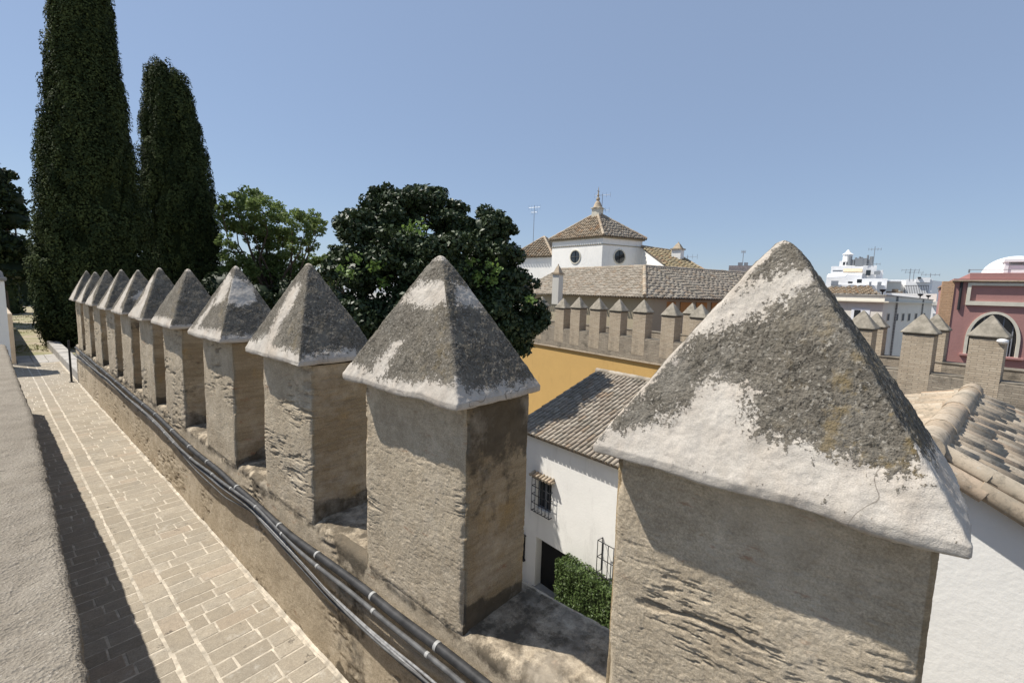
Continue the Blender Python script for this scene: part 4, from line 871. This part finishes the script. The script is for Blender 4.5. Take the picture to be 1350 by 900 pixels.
w = MB(); w.hexa([np.append(grow(p, 1.05), zE-.22)-OC for p in foot]+[np.append(grow(p, 1.05), zE-.08)-OC for p in foot]); w.hexa([np.append(grow(p, 1.015), zE-.85)-OC for p in foot]+[np.append(grow(p, 1.015), zE-.77)-OC for p in foot]); w.build('cornice', M['cream'], ch)
# oculus windows
def oculus(px, py, A, B):
    A = np.array(A); B = np.array(B); e = np.append((B-A), 0); e /= np.linalg.norm(e); n = np.array([e[1], -e[0], 0]); P0 = np.append(A, 0)
    if n@P0 > 0: n = -n
    c = atP(px, py, P0, n)-OC; r = .62; w = MB()
    def disc(r1, r0, d0, d1, m):
        v = []; S = 28
        for k in range(S):
            a = 2*PI*k/S; u = math.cos(a)*e+math.sin(a)*np.array([0,0,1.]); v += [c+u*r1+n*d0, c+u*r1+n*d1, c+u*r0+n*d1, c+u*r0+n*d0]
        w.add(v, [(4*k+j, 4*((k+1)%S)+j, 4*((k+1)%S)+(j+1)%4, 4*k+(j+1)%4) for k in range(S) for j in range(4)], m)
    disc(r+.1, r, .0, .06, 0); fr = w.build('window', M['trim'], ch)
    w2_ = MB(); S = 28; v = [c+(math.cos(2*PI*k/S)*e+math.sin(2*PI*k/S)*np.array([0,0,1.]))*r+n*.012 for k in range(S)]; w2_.add(v, [tuple(range(S))]); w2_.build('pane', M['glass'], fr)
    w3 = MB(); w3.tube([c-e*r+n*.04, c+e*r+n*.04], .02, 5); w3.tube([c-np.array([0,0,r])+n*.04, c+np.array([0,0,r])+n*.04], .02, 5); w3.build('glazing_bar', M['iron'], fr)
oculus(758.5, 338.5, foot[0], foot[1]); oculus(816.5, 338.5, foot[1], foot[2])
a_ = ap-OC; w = MB(); w.box(a_[0]-.42, a_[0]+.42, a_[1]-.42, a_[1]+.42, a_[2]-.5, a_[2]+.42, bev=.03); w.box(a_[0]-.52, a_[0]+.52, a_[1]-.52, a_[1]+.52, a_[2]+.42, a_[2]+.5)
w.build('finial_base', M['trim'], ch)
w = MB(); w.lathe([(.6,.5),(.42,.62),(.34,.9),(.2,1.15),(.12,1.2),(.2,1.35),(.16,1.5),(.06,1.6),(.12,1.75),(.06,1.9),(.03,2.4),(.01,2.6)], a_, 12); w.tube([a_+[-.2,.0,2.15], a_+[.2,0,2.15]], .03, 6); w.build('finial', M['tile'], ch, True)
# transept wing right of the tower
r0 = P3(846,326,47); r1 = P3(884,330.5,49); z_ = (r0[2]+r1[2])/2; r0[2] = z_+.1; r1[2] = z_
g0 = P3(888,357,41.); g1 = P3(942,365,43.5); 
tq = [g1, g0, r0, r1]
def plane_fix(q):   # make the fourth corner coplanar
    n = np.cross(q[1]-q[0], q[2]-q[0]); q[3] = q[3]-np.array([0,0,1])*(((q[3]-q[0])@n)/n[2]); return q
tq = plane_fix(tq)
tiles_on('roof', tq, .36, .5, M['tile_ochre'], ch, 4, org=OC, rad=.13, over=.2)
ridge_tiles('hip', g1, tq[3], .15, M['tile'], ch, .5, OC); ridge_tiles('ridge', r0, tq[3], .15, M['tile'], ch, .5, OC)
# white gable wall under its rake, the dark eave wall, back side
def slab_under(name, pts, zb, mat, push):
    b = MB(); o = OC; v = [p-o+push for p in pts]+[np.array([p[0],p[1],zb])-o+push for p in pts]; k = len(pts)
    b.add(v, [tuple(range(k)), tuple(reversed(range(k, 2*k)))]+[(i, k+i, k+(i+1)%k, (i+1)%k) for i in range(k)]); return b.build(name, mat, ch)
back = r0+(tq[3]-r0)*1.0
slab_under('wall', [g0+(r0-g0)*.02-[0,0,.12], g1+(r1-g1)*.05-[0,0,.12], tq[3]-[0,0,.12], r0-[0,0,.12]], GROUND, M['white'], np.array([.25,.1,0]))
p = P3(894,345,46); chimney(893, 342, 319, 46.5, 12)
# left pavilion
pv = empty('tiled_pavilion', (0,0,0)); tag(pv, 'small white building with hipped tile roof between the dark tree and the lantern tower', 'house')
a0, a1, a2 = P3(672,338,56), P3(729,338.5,52), P3(760,336,58); apx = P3(713,313,57); a3_ = a0+a2-a1; zz = (a0[2]+a1[2])/2
cs = [np.array([q[0],q[1],zz]) for q in (a0,a1,a2,a3_)]; pc = sum(cs)/4; apx = np.array([pc[0],pc[1],zz+2.6]); pv.location = (pc[0],pc[1],GROUND); OP = np.array([pc[0],pc[1],GROUND])
for i in range(4): tiles_on('roof', [cs[(i+1)%4], cs[i], apx], .4, .5, M['tile'], pv, 4, org=OP, rad=.15, over=.1)
for i in range(4): ridge_tiles('hip', cs[i], apx, .16, M['tile_pale'], pv, .5, OP)
walls('wall', [tuple((pc+(q-pc)*.93)[:2]) for q in cs], GROUND, zz-.1, M['white'], pv, OP)
# aerials
def aerial(px, yb, yt, d, label, arms=((.0,1.6),), dish=False):
    b0 = P3(px, yb, d); t = P3(px, yt, d); H = t[2]-b0[2]; o = empty('tv_aerial', (b0[0], b0[1], b0[2])); tag(o, label, 'aerial'); b = MB(); b.tube([(0,0,-.3),(0,0,H)], .03 if d < 60 else .05, 6); b.build('mast', M['steel'], o)
    b = MB(); r_ = .018 if d < 60 else .04
    for z, L in arms:
        zz_ = H-z; b.tube([(-L*.1,L*.5,zz_),(L*.1,-L*.5,zz_)], r_, 5)
        for k in range(5): s = -.5+k/4.; b.tube([(-s*L*.2-.0, s*L, zz_-.25), (-s*L*.2, s*L, zz_+.25)], r_*.7, 4)
    b.build('antenna', M['steel'], o); return o
aerial(703, 318, 271, 50, 'tall tv aerial on the small tiled pavilion left of the lantern tower', ((.2,1.3),(.7,.7)))
aerial(793, 285, 256, 48, 'thin tv aerial behind the lantern tower finial', ((.1,1.6),(1.6,1.5)))
aerial(906, 346, 337, 50, 'low tv aerial right of the chimney on the ochre tiled wing', ((.1,1.8),))
# ------------------------------------------------------------------ city beyond
def pxbox(b, x0, y0, x1, y1, d, depth, z0=None, m=0, org=(0,0,0), d2=None):
    """upright box whose front spans the given outline at distance d (d2 at its right end)"""
    A = P3(x0, y0, d); B = P3(x1, y1, d2 or d); zt = A[2]; zb = (z0 if z0 is not None else P3(x0, y1, d)[2]); e = np.array([B[0]-A[0], B[1]-A[1], 0]); L = np.linalg.norm(e); e /= L; n = np.array([-e[1], e[0], 0])
    if n@A < 0: n = -n
    o = np.array(org, float); a = np.array([A[0],A[1],0]); bb = np.array([B[0],B[1],0]); c = [a, bb, bb+n*depth, a+n*depth]
    b.hexa([q+[0,0,zb]-o for q in c]+[q+[0,0,zt]-o for q in c], m); return e, n, A, B
def bld(name, px, d, label, cat): q = P3(px, 400, d); o = empty(name, (q[0], q[1], GROUND)); tag(o, label, cat); return o, np.array([q[0], q[1], GROUND])
# red building
rb = empty('red_building', (29, -3, GROUND)); tag(rb, 'dusty red building with arched window and white dome at the right edge', 'building'); OR_ = np.array([29.,-3.,GROUND]); RX = 29.
yL = -1.55; zT = 1.05-GROUND
def ry(x, y): q = atX(x, y, RX); return q[1]+3, q[2]-GROUND
ya, za_ = ry(1272,470); yb_, _ = ry(1338,470); yc = (ya+yb_)/2; ra = (ya-yb_)/2; zsp = ry(1272,447)[1]; ztop = ry(1305,413)[1]; zbs = ry(1273,466)[1]
hh_ = ztop-zsp
# facade with arched opening: polygon strips round the arch
b = MB(); yl_, yr_ = yL+3, -9.; S = 24; Ti = .3
zN0, zN1 = ry(1300,402)[1], ry(1300,377)[1]
b.box(0, Ti, yr_, yc-ra, 0, zT); b.box(0, Ti, yc+ra, yl_, 0, zT); b.box(0, Ti, yc-ra, yc+ra, 0, zbs)
for k in range(S):
    a0_, a1_ = PI*k/S, PI*(k+1)/S; y0q, y1q = yc+ra*math.cos(a1_), yc+ra*math.cos(a0_); z0q, z1q = zsp+hh_*math.sin(a1_), zsp+hh_*math.sin(a0_)
    b.hexa([(0,y0q,z0q),(0,y1q,z1q),(Ti,y1q,z1q),(Ti,y0q,z0q),(0,y0q,zT),(0,y1q,zT),(Ti,y1q,zT),(Ti,y0q,zT)][:8])
b.box(Ti, 14, yl_-Ti, yl_, 0, zT); b.box(13.7, 14, yr_, yl_-Ti, 0, zT); b.box(Ti, 13.7, yr_, yl_-Ti, zT-.5, zT-.2); b.build('wall', M['red'], rb)
b = MB()
for k in range(-1, S+1):
    f_ = lambda a, R_: (yc+(ra+R_)*math.cos(a), zsp+(hh_+R_)*math.sin(a))
    if 0 <= k < S:
        a0_, a1_ = PI*k/S, PI*(k+1)/S; p0, p1, p2, p3 = f_(a0_,-.02), f_(a0_,.085), f_(a1_,.085), f_(a1_,-.02)
        b.hexa([(-.05,)+p0, (-.05,)+p1, (-.05,)+p2, (-.05,)+p3, (.06,)+p0, (.06,)+p1, (.06,)+p2, (.06,)+p3])
b.box(-.05, .06, yc-ra-.085, yc-ra+.02, zbs, zsp); b.box(-.05, .06, yc+ra-.02, yc+ra+.085, zbs, zsp); aw = b.build('window_frame', M['trim'], rb)
b = MB(); b.box(.2, .23, yc-ra, yc+ra, zbs, ztop); 
b.build('pane', M['glass'], aw)
b = MB(); 
for k in range(5): yq = yc-ra+2*ra*(k+.5)/5; b.box(.16, .19, yq-.02, yq+.02, zbs, ztop-.06)
for k in (1,2): yq = yc-ra+.12+k*.16; b.box(.13, .15, yq-.06, yq+.05, zbs, zsp+.1)
b.build('curtain', M['curtain'], aw)
b = MB(); b.box(-.12, .02, yc-ra-.25, yc+ra+.2, zbs-.1, zbs, bev=.01); b.build('window_sill', M['red'], aw)
# recessed band panel with pale frame
zp0, zp1 = ry(1300,399)[1], ry(1300,376)[1]; yp = ry(1274,390)[0]
b = MB(); b.box(-.1, .0, yr_, yp, zp0-.12, zp0+.06); b.box(-.1, .0, yr_, yp, zp1-.02, zp1+.1); b.box(-.1, .0, yp-.12, yp, zp0+.06, zp1-.02); b.build('panel_frame', M['trim'], rb)
b = MB(); b.box(-.16, 14.1, yr_, yl_+.06, zT, zT+.1); b.box(-.06, 14, yr_, yl_-.45, zT+.1, zT+.36, bev=.01); b.build('parapet', M['red'], rb)
b = MB(); b.box(-.18, 14.1, yr_, yl_+.1, zT-.03, zT+.03, bev=.01); b.build('cornice', M['tile'], rb)
b = MB(); b.box(-.04, .5, yl_+.001, yl_+.42, 0, zT-.02); b.build('pier', M['peach'], rb)
b = MB(); b.tube([(-.05, yl_-.22, zT-1.3), (-.05, yl_-.22, zT)], .05, 8); b.build('downpipe', M['iron'], rb)
b = MB(); b.tube([(-.05, yl_-.4, zT+.5), (-.05, yr_, zT+.5)], .015, 6); b.tube([(-.05, yl_-.4, zT+.36), (-.05, yl_-.4, zT+.52)], .03, 6); b.build('rail', M['steel'], rb)
# low tiled edge at its foot
b = MB(); b.box(-.5, -.01, yr_, yl_-.0, -3.1-GROUND, -2.93-GROUND, bev=.02); b.build('plinth', M['tile'], rb)
# dome on the roof
b = MB(); c_ = ry(1328,355); b.lathe([(1.15*math.cos(a), .95*math.sin(a)) for a in np.linspace(0, PI/2-.02, 14)], (2.5, c_[0]-.55, zT+.3), 32); b.build('dome', M['white_city'], rb, True)
b = MB(); yq = ry(1331,350)[0]; 
b.box(1.2, 3.4, yq-4, yq, zT+.2, zT+.75); b.box(1.1, 3.5, yq-4, yq+.06, zT+.9, zT+1.02); b.box(1.15, 1.3, yq-.1, yq+.03, zT+.2, zT+.9); b.build('roof_house', M['white_city'], rb)
# pale grey corniced building
gb, OG = bld('corniced_building', 1165, 45, 'long pale grey building with flat parapet and row of narrow windows, before the red building', 'building')
Pc, Pr, Pl = P3(1165,398,45), P3(1229,400,92), P3(1085,397,46.5); q = lambda P_: np.array([P_[0],P_[1]])
zc1 = P3(1165,389.5,45)[2]; zc0 = P3(1165,399,45)[2]
ft = [q(Pl), q(Pc), q(Pr), q(Pr)+(q(Pl)-q(Pc))]; walls('wall', ft, GROUND, zc0+.02, M['grey_city'], gb, OG)
cg = sum(ft)/4
ft2 = [cg+(p-cg)*1.0+0*cg for p in ft]; 
def off_foot(ft, o_): 
    r = []; c = sum(ft)/len(ft)
    for i, p in enumerate(ft):
        a = p-ft[i-1]; a /= np.linalg.norm(a); b_ = ft[(i+1)%len(ft)]-p; b_ /= np.linalg.norm(b_); r.append(p+(a-b_)*o_)
    return r
walls('cornice', off_foot(ft, .35), zc0+.02, zc0+.12, M['trim'], gb, OG); walls('parapet', off_foot(ft, .05), zc0+.12, zc1, M['grey_city'], gb, OG); walls('parapet_coping', off_foot(ft, .15), zc1, zc1+.08, M['concrete'], gb, OG)
# tile roof lying behind its left parapet
tA, tB, tC, tD = P3(1160,389.2,47), P3(1085,388.5,48), P3(1085,380,52), P3(1145,382,52)
tq = plane_fix([tA, tB, tC, tD]); tiles_on('roof', tq, .42, .5, M['tile'], gb, 3, org=OG, rad=.16)
e1 = np.append(q(Pr)-q(Pc), 0); LL = np.linalg.norm(e1); e1 /= LL; n1 = np.array([e1[1], -e1[0], 0]); 
if n1@Pc > 0: n1 = -n1
for x in (1170.5,1182,1190,1198,1207,1217.5):
    c = atP(x, 418, Pc, n1); t_ = atP(x, 412.5, Pc, n1)[2]; b_ = atP(x, 423.5, Pc, n1)[2]; dd = c-OG; hw = float(np.linalg.norm(atP(x+1.7, 418, Pc, n1)-atP(x-1.7, 418, Pc, n1)))/2
    b = MB(); b.hexa([dd*[1,1,0]+e1*s*hw+n1*k+[0,0,z-GROUND] for z in (b_, t_) for s, k in ((-1,.03),(1,.03),(1,-.2),(-1,-.2))]); fw = b.build('window', M['trim'], gb)
    b = MB(); b.hexa([dd*[1,1,0]+e1*s*hw*.78+n1*k+[0,0,z-GROUND] for z in (b_+.08, t_-.08) for s, k in ((-1,.045),(1,.045),(1,.0),(-1,.0))]); b.build('pane', M['pane_dark'], fw)  # matte dark colour in place of glass, so no sky reflection shows
for x in (1178, 1213):
    c = atP(x, 418, Pc, n1)-OG; b = MB(); b.tube([c*[1,1,0]+n1*.12+[0,0,1], c*[1,1,0]+n1*.12+[0,0,zc1-GROUND]], .08, 6); b.build('downpipe', M['concrete'], gb)
# left face window
eL = np.append(q(Pl)-q(Pc), 0); eL /= np.linalg.norm(eL); nL = np.array([eL[1], -eL[0], 0]); nL = -nL if nL@Pc > 0 else nL
for x in (1134,):
    c = atP(x, 417, Pc, nL)-OG; b = MB(); b.hexa([c*[1,1,0]+eL*s*.62+nL*k+[0,0,c[2]+z] for z in (-.65,.65) for s, k in ((-1,.04),(1,.04),(1,-.1),(-1,-.1))]); fw = b.build('window', M['shutter'], gb)
    b = MB(); b.hexa([c*[1,1,0]+eL*s+nL*k+[0,0,c[2]+z] for z in (-.5,.5) for s, k in ((.0,.06),(.42,.06),(.42,.0),(.0,.0))]); b.build('pane', M['glass'], fw)
b = MB()
for x, y in ((1163,389),(1213,392),(1223.5,394)):
    c = atP(x, y, Pc, n1)-OG; s = .5 if x > 1200 else .35; b.lathe([(.1*s,0),(.12*s,.5*s),(.5*s,.8*s),(.6*s,1.1*s),(.1*s,1.15*s)], (c[0], c[1], zc1-GROUND+.05), 10)
b.build('urn', M['iron'], gb, True)
# white shuttered house seen in the slot beside the red building
sh, OS = bld('shuttered_house', 1240, 62, 'white house with tall shutters in the slot between grey and red buildings', 'house')
b = MB(); pxbox(b, 1228.5, 402, 1262, 402, 95, 8, GROUND, org=OS); b.build('wall', M['white_city'], sh)
b = MB(); pxbox(b, 1228, 397, 1264, 402, 94.6, 8.5, org=OS); b.build('cornice', M['grey_city'], sh)
for x in (1231.5, 1237, 1243): b = MB(); pxbox(b, x-1.5, 413, x+1.5, 440, 94.8, .2, org=OS); b.build('shutter', M['curtain'], sh)
# stepped white apartment block
ab, OA = bld('apartment_block', 1130, 105, 'stepped white apartment block with terraces and awning on the skyline', 'building')
b = MB()
for x0,y0,x1,y1,d,dp in [(1095,375,1168,386,98,14),(1090,362,1135,377,104,12),(1135,367,1168,384,100,12),(1096,351,1140,366,110,12),(1138,350,1154,370,108,10),(1150,356,1163,372,109,8),(1107,344,1140,353,114,8),(1128,345,1136,350,113,5)]: pxbox(b, x0,y0,x1,y1,d,dp,GROUND+1,org=OA)
b.build('wall', M['white_city'], ab)
def apx(nm, L, mat, d):
    for x0,y0,x1,y1 in L: w = MB(); pxbox(w, x0,y0,x1,y1,d,.5,org=OA); w.build(nm, mat, ab)
apx('window', [(1111.5,345.5,1114,349.5),(1116,345.5,1117.5,349.5),(1131.5,345.5,1134,348.5)], M['glass'], 112.4)
apx('window', [(1112,355.5,1137,359.5),(1142,356,1147.5,363)], M['glass'], 107.3)
apx('window', [(1118,371,1124,373.5),(1130,368,1136,373)], M['glass'], 97.6); apx('window', [(1152.5,357.5,1160.5,362)], M['steel'], 107.)
w = MB(); A, B, C_, D_ = P3(1112,354,107.2), P3(1137,354,107.2), P3(1137,358,105), P3(1112,358,105); w.hexa([p-OA-[0,0,.15] for p in (A,B,C_,D_)]+[p-OA for p in (A,B,C_,D_)]); w.build('awning', M['awning'], ab)
w = MB(); A, B, C_, D_ = P3(1092,361,103), P3(1118,360,103), P3(1114,364,100), P3(1090,365,100); w.hexa([p-OA-[0,0,.2] for p in (A,B,C_,D_)]+[p-OA for p in (A,B,C_,D_)]); w.build('awning', M['white_city'], ab)
for x0,y0,x1,y1 in [(1098,356,1111,358),(1096,370,1105,376),(1146,371.5,1148,382),(1157,371.5,1161,384)]: w = MB(); pxbox(w, x0,y0,x1,y1,97.6,.4,org=OA); w.build('balcony_rail', M['curtain'], ab)
w = MB(); c = P3(1117,345,112)-OA; w.lathe([(.8,0),(.8,1.3),(1.0,1.4),(.5,1.7),(.15,2.3)], c, 10); w.build('chimney', M['white_city'], ab)
w = MB()
for x in np.arange(1120, 1150, 2.6): 
    c = P3(x, 346, 111)-OA; w.tube([c-[0,0,.6], c+[0,0,random.uniform(.3,1.5)]], random.uniform(.12,.35), 6)
for x0 in (1133,1138): w2_ = P3(x0,343.5,111)-OA; w.box(w2_[0]-.6,w2_[0]+.6,w2_[1]-.6,w2_[1]+.6,w2_[2]-1,w2_[2]+.4)
w.build('roof_equipment', M['steel'], ab)
aerial(1151, 349, 325, 108, 'tall mast with dish on the stepped apartment block', ((.5,1.8),(3.2,2.)))
# second white block
wb, OW = bld('white_block', 1215, 120, 'plain white block with roof aerials right of the stepped apartments', 'building')
b = MB(); pxbox(b, 1195,368,1227,390,118,14,GROUND,org=OW); pxbox(b, 1208,366,1226,372,117.5,6,org=OW); pxbox(b, 1226,369,1240,396,119,14,GROUND,org=OW,d2=128); b.build('wall', M['white_city'], wb)
b = MB(); pxbox(b, 1210,365,1214,367,117,1,org=OW); b.build('roof_tank', M['iron'], wb)
for x, yt, k in ((1199,354,0),(1204,357,1),(1226,360,2)): aerial(x, 368, yt, 118, ['left slim aerial on the plain white block','second slim aerial on the plain white block','aerial at the right corner of the plain white block'][k], ((.3,2.6),))
lb, OL = bld('grey_block', 1180, 110, 'low grey block between the stepped apartments and the plain white block', 'building')
b = MB(); pxbox(b, 1166,371,1186,392,112,12,GROUND,org=OL); b.build('wall', M['grey_city'], lb); b = MB(); pxbox(b, 1166,369.5,1188,371,111.5,12.5,org=OL); b.build('cornice', M['white_city'], lb)
lb, OL = bld('roof_terrace_house', 1195, 100, 'low house with railed roof terrace and brown lean-to roofs behind the corniced building', 'house')
b = MB(); pxbox(b, 1168,386,1234,398,100,8,GROUND,org=OL); b.build('wall', M['white_city'], lb)
b = MB()
for x0,y0,x1,y1 in [(1168,384,1190,388),(1176,381,1184,386)]: pxbox(b, x0,y0,x1,y1,101,4,org=OL)
b.build('lean_to', M['pan'], lb)
b = MB()
for x in np.arange(1192, 1223, 2.2): c = P3(x, 387, 99)-OL; b.tube([c, c+[0,0,1.3]], .035, 4)
c0_, c1_ = P3(1191,387,99)-OL, P3(1223,387,99)-OL; b.tube([c0_+[0,0,1.3], c1_+[0,0,1.3]], .05, 4); b.build('railing', M['iron'], lb)
lb, OL = bld('orange_roof_house', 1243, 90, 'sliver of orange tiled house left of the red building top', 'house')
b = MB(); pxbox(b, 1238,384,1262,398,95,8,GROUND,org=OL); b.build('wall', M['orange'], lb); b = MB(); pxbox(b, 1237,381.5,1262,384,94.6,9,org=OL); b.build('roof', M['tile'], lb)
# grey block and red roof left of nearest cap
lb, OL = bld('concrete_roof_block', 975, 85, 'grey block stair head with water tanks above the red roof', 'building')
b = MB(); pxbox(b, 961,350,1010,368,85,8,GROUND,org=OL); b.build('wall', M['concrete'], lb)
b = MB()
for x0,y0,x1,y1 in [(973,346,979,350),(981,346,986,350)]: pxbox(b, x0,y0,x1,y1,85.5,1,org=OL)
b.build('tank', M['steel'], lb)
aerial(979, 347, 331, 86, 'slim aerial on the grey stair head', ((.1,.6),)); 
lb, OL = bld('red_roofed_hall', 960, 70, 'low building with dull red roof beyond the long tiled wing', 'building')
A, B, C_, D_ = P3(930,361,84), P3(1010,361,84), P3(1016,388,70), P3(945,378,70); b = MB(); b.hexa([p-OL-[0,0,.2] for p in (D_,C_,B,A)]+[p-OL for p in (D_,C_,B,A)]); b.build('roof', M['redroof'], lb)
walls('wall', [tuple(p[:2]) for p in (D_,C_,B,A)], GROUND, [D_[2]-.3,C_[2]-.3,B[2]-.3,A[2]-.3], M['cream'], lb, OL)
lb, OL = bld('distant_house', 435, 60, 'glimpse of an ochre roofed house between the small tree and the dark broad tree', 'house')
b = MB(); pxbox(b, 424,352,447,372,62,8,GROUND,org=OL); b.build('wall', M['cream'], lb); A, B, C_, D_ = P3(422,353,61.6), P3(449,353,61.6), P3(447,343,66), P3(424,343,66); b = MB(); b.hexa([p-OL-[0,0,.15] for p in (A,B,C_,D_)]+[p-OL for p in (A,B,C_,D_)]); b.build('roof', M['tile_ochre'], lb)
aerial(408, 355, 320, 60, 'slim mast rising behind the airy tree', ((.2,.3),))
# ------------------------------------------------------------------ light, sky, camera
SUN = np.array([-.31, .60, 1.0]); SUN /= np.linalg.norm(SUN); el = math.asin(SUN[2]); az = math.atan2(SUN[0], SUN[1])
w = bpy.data.worlds.new('World'); sc.world = w; w.use_nodes = True; nt = w.node_tree; bg = nt.nodes['Background']; sky = nt.nodes.new('ShaderNodeTexSky'); sky.sky_type = 'NISHITA'
sky.sun_disc = False; sky.sun_elevation = el; sky.sun_rotation = az; sky.air_density = 1.0; sky.dust_density = .3; sky.ozone_density = 3.0; sky.altitude = 0
mx = nt.nodes.new('ShaderNodeMix'); mx.data_type = 'RGBA'; mx.inputs[0].default_value = .60; mx.inputs[7].default_value = (2.75, 3.5, 4.95, 1)
nt.links.new(sky.outputs[0], mx.inputs[6]); nt.links.new(mx.outputs[2], bg.inputs[0]); bg.inputs[1].default_value = .097
sl_ = bpy.data.lights.new('sun', 'SUN'); sl_.energy = 5.0; sl_.angle = math.radians(.53); sl_.color = (1, .95, .87); so = bpy.data.objects.new('sun', sl_); COL.objects.link(so)
from mathutils import Vector, Matrix
so.rotation_euler = Vector(SUN).to_track_quat('Z', 'Y').to_euler(); so.location = (0,0,20)
cam = bpy.data.cameras.new('camera'); co = bpy.data.objects.new('camera', cam); COL.objects.link(co); cam.sensor_width = 36; cam.lens = 36*FPX/1350; cam.clip_end = 3000; cam.clip_start = .05
co.matrix_world = Matrix([[float(v) for v in RW[i]]+[0.] for i in range(3)]+[[0,0,0,1]]); sc.camera = co
vs = sc.view_settings; vs.view_transform = 'Standard'; vs.look = 'None'; vs.exposure = .40; vs.gamma = 1; vs.use_curve_mapping = False
sc.cycles.max_bounces = 6; sc.cycles.use_denoising = True
